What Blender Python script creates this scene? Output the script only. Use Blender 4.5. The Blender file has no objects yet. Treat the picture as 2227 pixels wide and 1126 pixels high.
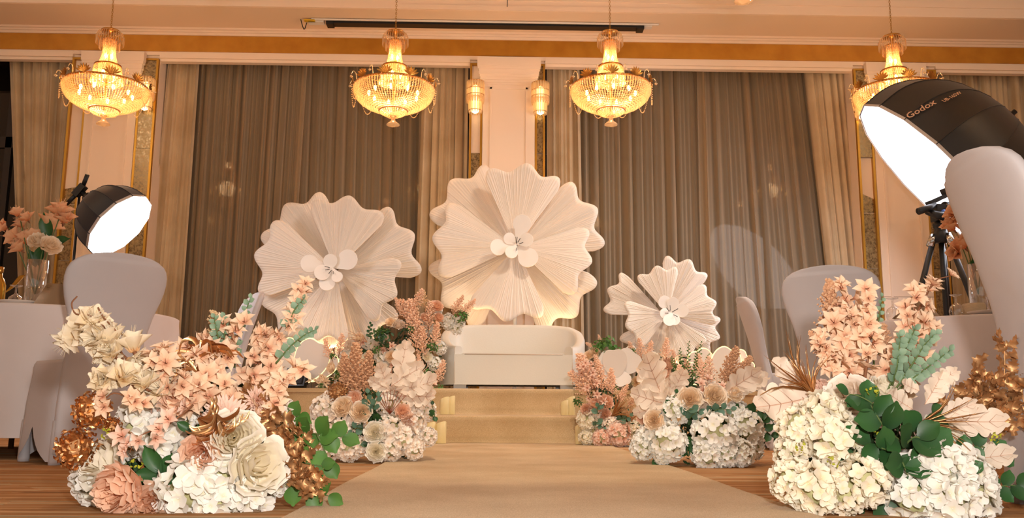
import bpy, math, random
from math import sin, cos, pi, radians, sqrt, atan2
from mathutils import Vector as V, Matrix, Quaternion
random.seed(7)
SC = bpy.context.scene
COL = SC.collection
# ------------------------------------------------------------------ camera
FPX, IW, IH = 1950.0, 2227, 1126
CZ = 0.27
_p, _y, _r = radians(9.25), radians(1.2), radians(0.38)
FW = V((sin(_y) * cos(_p), cos(_y) * cos(_p), sin(_p)))
_R0 = V((cos(_y), -sin(_y), 0)); _U0 = _R0.cross(FW)
RT = _R0 * cos(_r) + _U0 * sin(_r); UP = -_R0 * sin(_r) + _U0 * cos(_r)
CAM = V((0, 0, CZ))
cd = bpy.data.cameras.new('camera'); cam = bpy.data.objects.new('camera', cd); COL.objects.link(cam)
cam.matrix_world = Matrix(((RT.x, UP.x, -FW.x, 0), (RT.y, UP.y, -FW.y, 0), (RT.z, UP.z, -FW.z, CZ), (0, 0, 0, 1)))
cd.sensor_fit = 'HORIZONTAL'; cd.sensor_width = 36; cd.lens = FPX * 36 / IW; cd.clip_start = 0.05
SC.camera = cam
# ------------------------------------------------------------------ world, exposure, room and fill lights
w = bpy.data.worlds.new('world'); SC.world = w; w.use_nodes = True
bg = w.node_tree.nodes['Background']; bg.inputs[0].default_value = (1.0, 0.88, 0.74, 1); bg.inputs[1].default_value = 0.55
SC.view_settings.view_transform = 'Standard'; SC.view_settings.look = 'None'
SC.view_settings.exposure = 0.0; SC.view_settings.gamma = 1.0; SC.view_settings.use_curve_mapping = False

def lamp(kind, name, loc, power, color, target=None, **kw):
    l = bpy.data.lights.new(name, kind); l.energy = power; l.color = color
    for k, v in kw.items(): setattr(l, k, v)
    o = bpy.data.objects.new(name, l); COL.objects.link(o); o.location = loc
    if target is not None: o.rotation_euler = (V(target) - V(loc)).to_track_quat('-Z', 'Y').to_euler()
    return o
WARM = (1.0, 0.70, 0.41); WARM2 = (1.0, 0.78, 0.55); NEUT = (1.0, 0.93, 0.86)
# ceiling downlights of the ballroom (behind and above the camera) and over the stage, two added fill spots, and the photographer's flash
for x, e, a in ((-6.2, 120, 62), (0.0, 110, 50), (6.1, 120, 62)):
    lamp('SPOT', 'ceiling_and_fill_spot', (x, 2.2, 4.85), e, (1.0, .83, .64), (x * .62, 8.5 if x else 6.3, 1.6 if x else .9), spot_size=radians(a), spot_blend=.6, shadow_soft_size=.035)
lamp('SPOT', 'ceiling_and_fill_spot', (0.16, 1.0, 4.85), 130, (1.0, .86, .70), (0.16, 2.7, 0), spot_size=radians(44), spot_blend=.7, shadow_soft_size=.05)  # added fill spot, brightens the near runner and the front flowers
lamp('SPOT', 'ceiling_and_fill_spot', (0.2, 0.8, 4.7), 480, (1.0, .88, .72), (0.14, 4.7, 0.4), spot_size=radians(36), spot_blend=.5, shadow_soft_size=.05)  # unseen extra spot, added to lift the mid-distance flower arrangements
lamp('AREA', 'stage_light', (2.3, 4.3, 4.85), 21, (1.0, .87, .72), (0.5, 7.3, 0.6), shape='RECTANGLE', size=.75, size_y=.06, spread=radians(70))
lamp('AREA', 'camera_flash', (0.16, -0.10, 0.55), 68, NEUT, (0.1, 4.0, 0.75), size=.10)
# ------------------------------------------------------------------ helpers
def ray(px, py): return FW + RT * ((px - IW / 2) / FPX) - UP * ((py - IH / 2) / FPX)
def P(px, py, Y): d = ray(px, py); return CAM + d * (Y / d.y)
def G(px, py, z=0.0): d = ray(px, py); return CAM + d * ((z - CZ) / d.z)
def lin(c):
    if isinstance(c, str): c = [int(c[i:i + 2], 16) / 255 for i in (0, 2, 4)]
    return tuple(x / 12.92 if x <= .04045 else ((x + .055) / 1.055) ** 2.4 for x in c) + (1.0,)
MATS = {}
def NT(name):
    m = bpy.data.materials.new(name); m.use_nodes = True; nt = m.node_tree
    return m, nt, nt.nodes['Principled BSDF'], nt.nodes['Material Output']
def nn(nt, t, **kw):
    n = nt.nodes.new(t)
    for k, v in kw.items():
        if k in n.inputs: n.inputs[k].default_value = v
        else: setattr(n, k, v)
    return n
def ramp(nt, stops):
    r = nt.nodes.new('ShaderNodeValToRGB'); e = r.color_ramp.elements
    while len(e) < len(stops): e.new(.5)
    for el, (p, c) in zip(e, stops): el.position = p; el.color = lin(c)
    return r
def mat(name, col, rough=.6, metal=0.0, col2=None, scale=8.0, bump=0.0, bscale=60.0, tip=None, rand=0.0, sheen=0.0, spec=.5, trans=0.0, emit=None, estr=0.0):
    """plain surface: optional noise blend to col2, optional base-to-tip gradient along a petal (attribute 't'), optional bump and translucency"""
    if name in MATS: return MATS[name]
    m, nt, b, out = NT(name); L = nt.links.new
    b.inputs['Base Color'].default_value = lin(col); b.inputs['Roughness'].default_value = rough
    b.inputs['Metallic'].default_value = metal; b.inputs['Specular IOR Level'].default_value = spec
    if sheen: b.inputs['Sheen Weight'].default_value = sheen
    src = None
    if tip:
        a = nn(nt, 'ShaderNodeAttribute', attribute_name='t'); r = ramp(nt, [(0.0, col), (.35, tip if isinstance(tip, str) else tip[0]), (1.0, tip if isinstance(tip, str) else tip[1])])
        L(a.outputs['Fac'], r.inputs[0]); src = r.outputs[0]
    if col2:
        tc = nn(nt, 'ShaderNodeTexCoord'); no = nn(nt, 'ShaderNodeTexNoise', Scale=scale, Detail=4.0); L(tc.outputs['Object'], no.inputs['Vector'])
        mx = nn(nt, 'ShaderNodeMixRGB'); rr = ramp(nt, [(.38, '000000'), (.66, 'ffffff')]); L(no.outputs['Fac'], rr.inputs[0]); L(rr.outputs[0], mx.inputs[0])
        if src: L(src, mx.inputs[1])
        else: mx.inputs[1].default_value = lin(col)
        mx.inputs[2].default_value = lin(col2); src = mx.outputs[0]
    if rand:
        oi = nn(nt, 'ShaderNodeObjectInfo'); mr = nn(nt, 'ShaderNodeMapRange'); mr.inputs[3].default_value = 1 - rand; mr.inputs[4].default_value = 1 + rand
        hs = nn(nt, 'ShaderNodeHueSaturation'); L(oi.outputs['Random'], mr.inputs[0]); L(mr.outputs[0], hs.inputs['Value'])
        if src: L(src, hs.inputs['Color'])
        else: hs.inputs['Color'].default_value = lin(col)
        src = hs.outputs[0]
    if src: L(src, b.inputs['Base Color'])
    if bump:
        tc = nn(nt, 'ShaderNodeTexCoord'); no = nn(nt, 'ShaderNodeTexNoise', Scale=bscale, Detail=3.0); L(tc.outputs['Object'], no.inputs['Vector'])
        bp = nn(nt, 'ShaderNodeBump', Strength=bump, Distance=.01); L(no.outputs['Fac'], bp.inputs['Height']); L(bp.outputs[0], b.inputs['Normal'])
    if emit: b.inputs['Emission Color'].default_value = lin(emit); b.inputs['Emission Strength'].default_value = estr
    if trans:
        t = nn(nt, 'ShaderNodeBsdfTranslucent'); ms = nn(nt, 'ShaderNodeMixShader'); ms.inputs[0].default_value = trans
        if src: L(src, t.inputs[0])
        else: t.inputs[0].default_value = lin(col)
        L(b.outputs[0], ms.inputs[1]); L(t.outputs[0], ms.inputs[2]); L(ms.outputs[0], out.inputs[0])
    MATS[name] = m; return m
def glow(name, col, s):
    m, nt, b, out = NT(name); e = nn(nt, 'ShaderNodeEmission', Strength=s); e.inputs[0].default_value = lin(col)
    nt.links.new(e.outputs[0], out.inputs[0]); return m
def thin_glass(name, col, gl=.25, rough=.03, diff=0.0, dcol=None):
    m, nt, b, out = NT(name); L = nt.links.new
    t = nn(nt, 'ShaderNodeBsdfTransparent'); t.inputs[0].default_value = lin(col)
    g = nn(nt, 'ShaderNodeBsdfGlossy', Roughness=rough); lw = nn(nt, 'ShaderNodeLayerWeight', Blend=.35)
    mr = nn(nt, 'ShaderNodeMapRange'); mr.inputs[3].default_value = gl * .35; mr.inputs[4].default_value = min(1, gl * 2.2); L(lw.outputs['Facing'], mr.inputs[0])
    ms = nn(nt, 'ShaderNodeMixShader'); L(mr.outputs[0], ms.inputs[0]); L(t.outputs[0], ms.inputs[1]); L(g.outputs[0], ms.inputs[2]); last = ms
    if diff:
        d = nn(nt, 'ShaderNodeBsdfTranslucent'); d.inputs[0].default_value = lin(dcol or col); d2 = nn(nt, 'ShaderNodeBsdfDiffuse'); d2.inputs[0].default_value = lin(dcol or col)
        dm = nn(nt, 'ShaderNodeMixShader'); L(d.outputs[0], dm.inputs[1]); L(d2.outputs[0], dm.inputs[2])
        m2 = nn(nt, 'ShaderNodeMixShader'); m2.inputs[0].default_value = diff; L(ms.outputs[0], m2.inputs[1]); L(dm.outputs[0], m2.inputs[2]); last = m2
    L(last.outputs[0], out.inputs[0]); return m

class MB:
    def __init__(s): s.v = []; s.f = []; s.m = []; s.t = []
    def add(s, vs, fs, mi=0, ts=None):
        o = len(s.v); s.v += [tuple(x) for x in vs]; s.f += [tuple(i + o for i in f) for f in fs]; s.m += [mi] * len(fs)
        s.t += list(ts) if ts else [1.0] * len(vs); return s
    def grid(s, fn, nu, nv, mi=0, tf=None, wrap=False, M=None):
        vs, ts = [], []
        for j in range(nv + 1):
            for i in range(nu if wrap else nu + 1):
                p = V(fn(i / nu, j / nv)); vs.append(M @ p if M else p); ts.append(tf(i / nu, j / nv) if tf else 1.0)
        n = nu if wrap else nu + 1; fs = []
        for j in range(nv):
            for i in range(nu):
                a = j * n + i; b = j * n + (i + 1) % n if wrap else a + 1
                fs.append((a, b, b + n, a + n))
        return s.add(vs, fs, mi, ts)
    def box(s, c, d, mi=0, M=None):
        c = V(c); x, y, z = d[0] / 2, d[1] / 2, d[2] / 2
        vs = [c + V((sx * x, sy * y, sz * z)) for sz in (-1, 1) for sy in (-1, 1) for sx in (-1, 1)]
        if M: vs = [M @ q for q in vs]
        return s.add(vs, [(0, 2, 3, 1), (4, 5, 7, 6), (0, 1, 5, 4), (2, 6, 7, 3), (0, 4, 6, 2), (1, 3, 7, 5)], mi)
    def b2(s, lo, hi, mi=0): return s.box([(a + b) / 2 for a, b in zip(lo, hi)], [abs(b - a) for a, b in zip(lo, hi)], mi)
    def lathe(s, prof, n=24, mi=0, c=(0, 0, 0), M=None, a0=0, a1=2 * pi):
        c = V(c); full = abs(a1 - a0 - 2 * pi) < 1e-6
        return s.grid(lambda u, v: c + V((cos(a0 + (a1 - a0) * u) * prof[round(v * (len(prof) - 1))][0], sin(a0 + (a1 - a0) * u) * prof[round(v * (len(prof) - 1))][0], prof[round(v * (len(prof) - 1))][1])), n, len(prof) - 1, mi, None, full, M)
    def tube(s, pts, r, n=6, mi=0, cap=True):
        pts = [V(p) for p in pts]; rs = r if isinstance(r, (list, tuple)) else [r] * len(pts)
        d0 = (pts[1] - pts[0]).normalized(); x = d0.orthogonal().normalized(); vs = []
        for k, p in enumerate(pts):
            d = (pts[min(k + 1, len(pts) - 1)] - pts[max(k - 1, 0)]).normalized()
            x = (x - d * x.dot(d)); x = x.normalized() if x.length > 1e-6 else d.orthogonal().normalized(); y = d.cross(x)
            vs += [p + (x * cos(2 * pi * i / n) + y * sin(2 * pi * i / n)) * rs[k] for i in range(n)]
        fs = [(k * n + i, k * n + (i + 1) % n, (k + 1) * n + (i + 1) % n, (k + 1) * n + i) for k in range(len(pts) - 1) for i in range(n)]
        if cap: fs += [tuple(range(n))[::-1], tuple((len(pts) - 1) * n + i for i in range(n))]
        return s.add(vs, fs, mi)
    def octa(s, c, r, mi=0):
        c = V(c); vs = [c + V(q) * r for q in ((1, 0, 0), (0, 1, 0), (-1, 0, 0), (0, -1, 0), (0, 0, 1), (0, 0, -1))]
        return s.add(vs, [(0, 1, 4), (1, 2, 4), (2, 3, 4), (3, 0, 4), (1, 0, 5), (2, 1, 5), (3, 2, 5), (0, 3, 5)], mi)
    def ball(s, c, r, n=12, mi=0, sq=(1, 1, 1)):
        k = max(4, n // 2); c = V(c)
        return s.grid(lambda u, v: c + V((sin(pi * v) * cos(2 * pi * u) * r * sq[0], sin(pi * v) * sin(2 * pi * u) * r * sq[1], -cos(pi * v) * r * sq[2])), n, k, mi, None, True)
    def prism(s, out, z0, z1, mi=0, M=None):
        n = len(out); vs = [V((x, y, z0)) for x, y in out] + [V((x, y, z1)) for x, y in out]
        if M: vs = [M @ q for q in vs]
        return s.add(vs, [tuple(range(n))[::-1], tuple(range(n, 2 * n))] + [(i, (i + 1) % n, n + (i + 1) % n, n + i) for i in range(n)], mi)
    def petal(s, L, W, cup=.2, curl=.1, prof=None, nu=4, nv=4, M=None, mi=0, ruff=0.0, base=0.0):
        prof = prof or (lambda v: (.18 + .82 * sin(pi * min(1, v * .62 + .02))) * (1 - max(0, v - .8) ** 2 * 14))
        ph = random.random() * 6
        def fn(u, v):
            x = (2 * u - 1); return (x * W / 2 * prof(v), base + v * L * (1 - .10 * x * x * v), cup * W * x * x * prof(v) + curl * L * v * v + (ruff * W * sin(7 * x + ph) * v * v if ruff else 0))
        return s.grid(fn, nu, nv, mi, lambda u, v: v, False, M)
    def mesh(s, name, mats, smooth=True):
        me = bpy.data.meshes.new(name); me.from_pydata(s.v, [], s.f)
        for m in (mats if isinstance(mats, (list, tuple)) else [mats]): me.materials.append(m)
        if max(s.m, default=0): me.polygons.foreach_set('material_index', s.m)
        if smooth: me.polygons.foreach_set('use_smooth', [True] * len(s.f))
        if any(x != 1.0 for x in s.t): me.attributes.new('t', 'FLOAT', 'POINT').data.foreach_set('value', s.t)
        me.update(); return me
    def build(s, name, mats, parent=None, smooth=True, **kw): return ob(name, s.mesh(name, mats, smooth), parent, **kw)
def sharp(o, ang=35):
    """keep edges crisp on a smooth-shaded mesh"""
    o.data.set_sharp_from_angle(angle=radians(ang)); return o
def ob(name, me, parent=None, loc=None, rot=None, sc=None):
    o = bpy.data.objects.new(name, me); COL.objects.link(o)
    if parent is not None: o.parent = parent
    if loc is not None: o.location = loc
    if rot is not None:
        o.rotation_mode = 'QUATERNION'; o.rotation_quaternion = rot if isinstance(rot, Quaternion) else rot.to_quaternion()
    if sc is not None: o.scale = (sc,) * 3 if isinstance(sc, (int, float)) else sc
    return o
def tag(o, label=None, cat=None, group=None, kind=None):
    if label: o['label'] = label
    if cat: o['category'] = cat
    if group: o['group'] = group
    if kind: o['kind'] = kind
    return o
def thing(name, label, cat, loc=(0, 0, 0), rz=0.0, group=None, sc=None):
    o = bpy.data.objects.new(name, None); COL.objects.link(o); o.location = loc; o.rotation_euler = (0, 0, rz)
    if sc: o.scale = (sc,) * 3
    o.empty_display_size = .1
    return tag(o, label, cat, group)
def dup(o, parent=None):
    c = o.copy(); COL.objects.link(c)
    if parent is not None: c.parent = parent
    for ch in o.children: dup(ch, c)
    return c
def struct(o): o['kind'] = 'structure'; return o
def rot2(d, spin=0.0, axis='Z'):
    return V(d).to_track_quat(axis, 'Y' if axis == 'Z' else 'Z') @ Quaternion((0, 0, 1) if axis == 'Z' else (0, 1, 0), spin)
def bez(pts, n):
    """smooth Catmull-Rom path through the points"""
    pts = [V(p) for p in pts]; q = [pts[0] * 2 - pts[1]] + pts + [pts[-1] * 2 - pts[-2]]; out = []
    for i in range(n + 1):
        t = i / n * (len(pts) - 1); k = min(int(t), len(pts) - 2); u = t - k; a, b, c, d = q[k:k + 4]
        out.append(.5 * (2 * b + (c - a) * u + (2 * a - 5 * b + 4 * c - d) * u * u + (3 * b - a - 3 * c + d) * u ** 3))
    return out
# ------------------------------------------------------------------ room
M_wall = mat('wall_paint', 'f0dcc8', .7, bump=.05, bscale=30)
M_ceil = mat('ceiling_paint', 'eed8c0', .8)
M_gold = mat('gold_leaf_paint', 'c58a2c', .42, .35, 'b67a20', 5, .08, 40)
M_brass = mat('brass', 'c8924a', .28, 1.0)
M_goldtrim = mat('gold_trim', 'b98a35', .35, .8)
M_black = mat('black_plastic', '141416', .45)
M_chrome = mat('chrome', 'c8c8c8', .15, 1.0)
M_white = mat('white_plastic', 'e8e6e2', .5)

def floor_mat():
    m, nt, b, out = NT('patterned_carpet'); L = nt.links.new
    tc = nn(nt, 'ShaderNodeTexCoord'); vo = nn(nt, 'ShaderNodeTexVoronoi', Scale=1.3); L(tc.outputs['Object'], vo.inputs['Vector'])
    cols = []
    for ang, sx, sy in ((10, .7, 26), (-34, 1.1, 30), (62, 1.0, 24)):
        mp = nn(nt, 'ShaderNodeMapping'); mp.inputs['Rotation'].default_value = (0, 0, radians(ang)); mp.inputs['Scale'].default_value = (sx, sy, 1)
        no = nn(nt, 'ShaderNodeTexNoise', Scale=1.0, Detail=5.0, Distortion=.4); L(tc.outputs['Object'], mp.inputs[0]); L(mp.outputs[0], no.inputs['Vector'])
        r = ramp(nt, [(.30, '7a5234'), (.42, 'b88858'), (.5, 'a07048'), (.58, 'd6ac80'), (.68, '8e9078'), (.76, 'c09068')]); L(no.outputs['Fac'], r.inputs[0]); cols.append(r)
    sp = nn(nt, 'ShaderNodeSeparateColor'); L(vo.outputs['Color'], sp.inputs[0])
    g1 = nn(nt, 'ShaderNodeMath', operation='GREATER_THAN'); g1.inputs[1].default_value = .45; L(sp.outputs[0], g1.inputs[0])
    g2 = nn(nt, 'ShaderNodeMath', operation='GREATER_THAN'); g2.inputs[1].default_value = .75; L(sp.outputs[1], g2.inputs[0])
    m1 = nn(nt, 'ShaderNodeMixRGB'); m2 = nn(nt, 'ShaderNodeMixRGB')
    L(g1.outputs[0], m1.inputs[0]); L(cols[0].outputs[0], m1.inputs[1]); L(cols[1].outputs[0], m1.inputs[2])
    L(g2.outputs[0], m2.inputs[0]); L(m1.outputs[0], m2.inputs[1]); L(cols[2].outputs[0], m2.inputs[2]); L(m2.outputs[0], b.inputs['Base Color'])
    b.inputs['Roughness'].default_value = .95; b.inputs['Specular IOR Level'].default_value = .1
    no = nn(nt, 'ShaderNodeTexNoise', Scale=350.0); L(tc.outputs['Object'], no.inputs['Vector']); bp = nn(nt, 'ShaderNodeBump', Strength=.3, Distance=.004)
    L(no.outputs['Fac'], bp.inputs['Height']); L(bp.outputs[0], b.inputs['Normal']); return m
def runner_mat():
    m, nt, b, out = NT('gold_carpet'); L = nt.links.new
    tc = nn(nt, 'ShaderNodeTexCoord'); no = nn(nt, 'ShaderNodeTexNoise', Scale=420.0, Detail=2.0); n2 = nn(nt, 'ShaderNodeTexNoise', Scale=3.0, Detail=3.0)
    L(tc.outputs['Object'], no.inputs['Vector']); L(tc.outputs['Object'], n2.inputs['Vector'])
    r = ramp(nt, [(.25, 'b0926a'), (.5, 'd4b88e'), (.75, 'ead4b0')]); L(no.outputs['Fac'], r.inputs[0])
    r2 = ramp(nt, [(.3, 'e8e0d4'), (.7, 'ffffff')]); L(n2.outputs['Fac'], r2.inputs[0]); mx = nn(nt, 'ShaderNodeMixRGB', blend_type='MULTIPLY'); mx.inputs[0].default_value = 1
    L(r.outputs[0], mx.inputs[1]); L(r2.outputs[0], mx.inputs[2]); L(mx.outputs[0], b.inputs['Base Color'])
    b.inputs['Roughness'].default_value = 1; b.inputs['Specular IOR Level'].default_value = .05; b.inputs['Sheen Weight'].default_value = .15
    bp = nn(nt, 'ShaderNodeBump', Strength=.5, Distance=.004); L(no.outputs['Fac'], bp.inputs['Height']); L(bp.outputs[0], b.inputs['Normal']); return m
M_floor = floor_mat(); M_runner = runner_mat()
YW = 9.0                                  # front of the pilasters and of the gilded frieze
YG = 9.55                                 # window glass
XL, XR = -7.0, 7.6
struct(MB().b2((XL, -3, -.1), (XR, 9.8, 0)).build('floor', M_floor, smooth=False))
ZH = 3.80; ZB0 = 3.90; ZB1 = 4.075; ZS = 4.14   # window head, gold band bottom / top, soffit
wb = MB().b2((XL, YW, ZH + .30), (XR, 9.8, ZS)).b2((XL, YW, ZH + .06), (XR, YW + .06, ZS))   # upper wall (bulkhead over the windows)
struct(wb.build('wall_back', M_wall, smooth=False))
for nm, x0, x1 in (('wall_left', XL - .1, XL), ('wall_right', XR, XR + .1)):
    struct(MB().b2((x0, -3, 0), (x1, 9.8, 5.0)).build(nm, M_wall, smooth=False))
YS = 8.42                                  # front edge of the soffit
ce = MB().b2((XL, -3, 4.95), (XR, YS + .1, 5.05)).b2((XL, YS, ZS), (XR, 9.8, ZS + .14)).b2((XL, YS + .02, ZS + .1), (XR, YS + .1, 4.96))
ceil = struct(ce.build('ceiling', M_ceil, smooth=False))
tr = MB()                                  # stepped tray moulding along the soffit's edge
for z, h, d in ((.0, .05, .02), (.05, .05, .014), (.10, .06, .026), (.16, .08, .018), (.24, .06, .032), (.30, .52, .0)): tr.b2((XL, YS - d, ZS + z + .002), (XR, YS + .012, ZS + z + h + .002))
struct(tr.build('trim_1', M_wall, smooth=False))
gb = MB().b2((XL, YW - .012, ZB0), (XR, YW + .05, ZB1)); struct(gb.build('trim_2', M_gold, smooth=False))['label'] = 'gold painted frieze band'
cr = MB()
for z0, z1, d in ((ZB1, ZB1 + .025, .03), (ZB1 + .025, ZB1 + .045, .05), (ZB1 + .045, ZS, .075)): cr.b2((XL, YW - d, z0), (XR, YW + .05, z1))
struct(cr.build('trim_3', M_wall, smooth=False))

# pilasters between the window bays: (strip, column, strip) measured on the wall plane
def X(px, py=140): return P(px, py, YW).x
PIL = ((157, 195, 305, 346), (1022, 1051, 1163, 1186), (1854, 1890, 1994, 2034))
edges = []
for k, (a, b, c, d) in enumerate(PIL):
    xa, xb, xc, xd = X(a), X(b), X(c), X(d); edges.append((xa, xd))
    pm = MB().b2((xa, YW + .03, 0), (xd, 9.8, ZB0)).b2((xb, YW - .02, 0), (xc, YW + .04, ZB0 - .03))
    pil = struct(pm.build('pillar_%d' % (k + 1), M_wall, smooth=False))
    cp = MB(); w_ = (xc - xb)
    for z0, z1, g in ((3.58, 3.60, .008), (3.60, 3.63, .016), (3.63, 3.66, .028), (3.66, 3.685, .036), (3.685, 3.74, .044), (3.74, 3.77, .056), (3.77, ZB0 - .03, .062)): cp.b2((xb - g, YW - .022 - g * .8, z0), (xc + g, YW, z1))
    struct(cp.build('capital', M_wall, pil, smooth=False))
    fm = MB(); i = .075; y0 = YW - .032                # raised panel moulding on the shaft
    for lo, hi in (((xb + i, 0.3), (xb + i + .02, 3.55)), ((xc - i - .02, 0.3), (xc - i, 3.55)), ((xb + i, 3.53), (xc - i, 3.55))): fm.b2((lo[0], y0, lo[1]), (hi[0], YW, hi[1]))
    struct(fm.build('panel_moulding', M_wall, pil, smooth=False))
    fs = MB().b2((xb + .002, YW - .022, 1.38), (xc - .002, YW - .015, 1.386)); struct(fs.build('panel_joint', mat('joint_grey', 'b59c86', .8), pil, smooth=False))

# antique mirror strips with gilt frames beside every shaft
def mirror_mat():
    m, nt, b, out = NT('antique_mirror'); L = nt.links.new
    tc = nn(nt, 'ShaderNodeTexCoord'); n1 = nn(nt, 'ShaderNodeTexNoise', Scale=38.0, Detail=8.0, Roughness=.8); n2 = nn(nt, 'ShaderNodeTexNoise', Scale=5.0, Detail=3.0)
    L(tc.outputs['Object'], n1.inputs['Vector']); L(tc.outputs['Object'], n2.inputs['Vector'])
    r = ramp(nt, [(.3, '5a452c'), (.5, '8c7450'), (.66, 'b09a6c')]); L(n1.outputs['Fac'], r.inputs[0]); L(r.outputs[0], b.inputs['Base Color'])
    b.inputs['Metallic'].default_value = .6
    rr = nn(nt, 'ShaderNodeMapRange'); rr.inputs[1].default_value = .35; rr.inputs[2].default_value = .7; rr.inputs[3].default_value = .16; rr.inputs[4].default_value = .5
    L(n1.outputs['Fac'], rr.inputs[0]); L(rr.outputs[0], b.inputs['Roughness'])
    bp = nn(nt, 'ShaderNodeBump', Strength=.25, Distance=.01); L(n2.outputs['Fac'], bp.inputs['Height']); L(bp.outputs[0], b.inputs['Normal']); return m
M_mirror = mirror_mat()
SIDE = ('left', 'centre', 'right')
for k, (a, b, c, d) in enumerate(PIL):
    for s, (x0, x1) in enumerate(((X(a), X(b)), (X(c), X(d)))):
        fr = .022; t = thing('mirror_panel', 'antique mirror strip in a gilt frame on the %s side of the %s pilaster' % (('left', 'right')[s], SIDE[k]), 'mirror', ((x0 + x1) / 2, YW + .03, 0), 0, 'gilt framed mirror strips')
        h = (x1 - x0) / 2 - .003
        for sx in (-1, 1): MB().box((sx * (h - fr / 2), -.02, ZB0 / 2 - .035), (fr, .04, ZB0 - .09)).build('frame_rail', M_goldtrim, t, False)
        MB().box((0, -.02, ZB0 - .09), (2 * h - 2 * fr, .04, fr)).build('frame_rail', M_goldtrim, t, False)
        zs = [.01, .55, 1.10, 1.68, 2.26, 2.85, ZB0 - .102]
        for z0, z1 in zip(zs, zs[1:]):
            q = MB().box((0, -.012, (z0 + z1) / 2), (2 * h - 2 * fr, .012, z1 - z0 - .006)).build('mirror_pane', M_mirror, t, False); q.rotation_euler = (random.uniform(-.008, .008), 0, random.uniform(-.01, .01))

# windows: dark panes at night with a dark frame
M_pane = None
def pane_mat():
    m, nt, b, out = NT('night_window_glass'); b.inputs['Base Color'].default_value = lin('14100c'); b.inputs['Roughness'].default_value = .04
    b.inputs['Specular IOR Level'].default_value = .55; return m
M_pane = pane_mat(); M_wframe = mat('dark_window_frame', '2c221a', .5)
bays = [(XL, edges[0][0]), (edges[0][1], edges[1][0]), (edges[1][1], edges[2][0]), (edges[2][1], XR)]
M_head = M_wall
for k, (x0, x1) in enumerate(bays):
    wd = struct(MB().b2((x0, YG + .12, 0), (x1, YG + .2, ZH + .29)).build('window_%d' % (k + 1), M_wframe, smooth=False))
    n = 4 if 0 < k < 3 else 3; xs = [x0 + (x1 - x0) * i / n for i in range(n + 1)]; zs = [0.0, 1.25, 3.05, ZH + .28]
    for i in range(n + 1): struct(MB().b2((xs[i] - .035, YG - .03, 0), (xs[i] + .035, YG + .12, ZH + .28)).build('window_mullion', M_wframe, wd, False))
    for z in zs[1:3]: struct(MB().b2((x0, YG - .03, z - .06), (x1, YG + .12, z + .06)).build('window_transom', M_wframe, wd, False))
    for i in range(n):
        for z0, z1 in zip(zs, zs[1:]): struct(MB().b2((xs[i] + .03, YG, z0), (xs[i + 1] - .03, YG + .015, z1)).build('window_pane', M_pane, wd, False))
    hd = MB()
    for z0, z1, y in ((ZH + .03, ZB0 - .01, YW - .004), (ZH, ZH + .035, YW + .02)): hd.b2((x0, y, z0), (x1, YW + .09, z1))
    struct(hd.build('trim_%d' % (4 + k), M_wall, smooth=False))

# curtains
M_drape = mat('drape_fabric', 'cdb898', .85, 0, 'bea684', 3, .12, 300, sheen=.1)
def sheer_mat():
    m, nt, b, out = NT('sheer_voile'); L = nt.links.new
    t = nn(nt, 'ShaderNodeBsdfTransparent'); t.inputs[0].default_value = (.86, .80, .74, 1)
    d = nn(nt, 'ShaderNodeBsdfDiffuse'); d.inputs[0].default_value = lin('d8c2a4'); tl = nn(nt, 'ShaderNodeBsdfTranslucent'); tl.inputs[0].default_value = lin('d8c2a4')
    dm = nn(nt, 'ShaderNodeMixShader'); dm.inputs[0].default_value = .3; L(d.outputs[0], dm.inputs[1]); L(tl.outputs[0], dm.inputs[2])
    lw = nn(nt, 'ShaderNodeLayerWeight', Blend=.5); mr = nn(nt, 'ShaderNodeMapRange'); mr.inputs[3].default_value = .40; mr.inputs[4].default_value = .98; L(lw.outputs['Facing'], mr.inputs[0])
    ms = nn(nt, 'ShaderNodeMixShader'); L(mr.outputs[0], ms.inputs[0]); L(t.outputs[0], ms.inputs[1]); L(dm.outputs[0], ms.inputs[2]); L(ms.outputs[0], out.inputs[0]); return m
M_sheer = sheer_mat()
def curtain(name, label, pxs, Y, amp, m, fold, ref=(150, 600), seed=0, z1=ZH + .2, cat='curtain'):
    """pxs: picture columns (top left, top right, bottom left, bottom right) that the hanging reaches at the two reference rows"""
    rnd = random.Random(seed); tl, tr_ = P(pxs[0], ref[0], Y), P(pxs[1], ref[0], Y); bl, br = P(pxs[2], ref[1], Y), P(pxs[3], ref[1], Y)
    def xa(u, z):
        def L_(a, b): return a.x + (b.x - a.x) * (z - a.z) / (b.z - a.z)
        l, r = L_(tl, bl), L_(tr_, br); return l + (r - l) * u
    nf = max(3, int((tr_.x - tl.x) / fold)); ph = [rnd.uniform(0, 6.28) for _ in range(6)]; wd = tr_.x - tl.x
    warp = [rnd.uniform(-.35, .35) for _ in range(nf + 2)]
    nu = nf * 10
    def fn(u, v):
        z = z1 * (1 - v) + .01 * v; q = u * nf; i = int(q); wv = q + warp[min(i, nf)] * sin(pi * (q - i)) * .5
        am = amp * (.7 + .5 * sin(1.7 * q + ph[0]) + .25 * sin(2.9 * q + ph[1]))
        dr = .25 * sin(2.2 * v + q * .9 + ph[2])
        y = am * sin(2 * pi * wv + dr) + .3 * amp * sin(6.28 * 2.3 * q + ph[3] + v)
        return (xa(u, z) + .35 * am * cos(2 * pi * wv + ph[4]) * (0 if u in (0, 1) else 1), Y + y, z)
    o = MB().grid(fn, nu, 14).build(name, m); return tag(o, label, cat)
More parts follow.
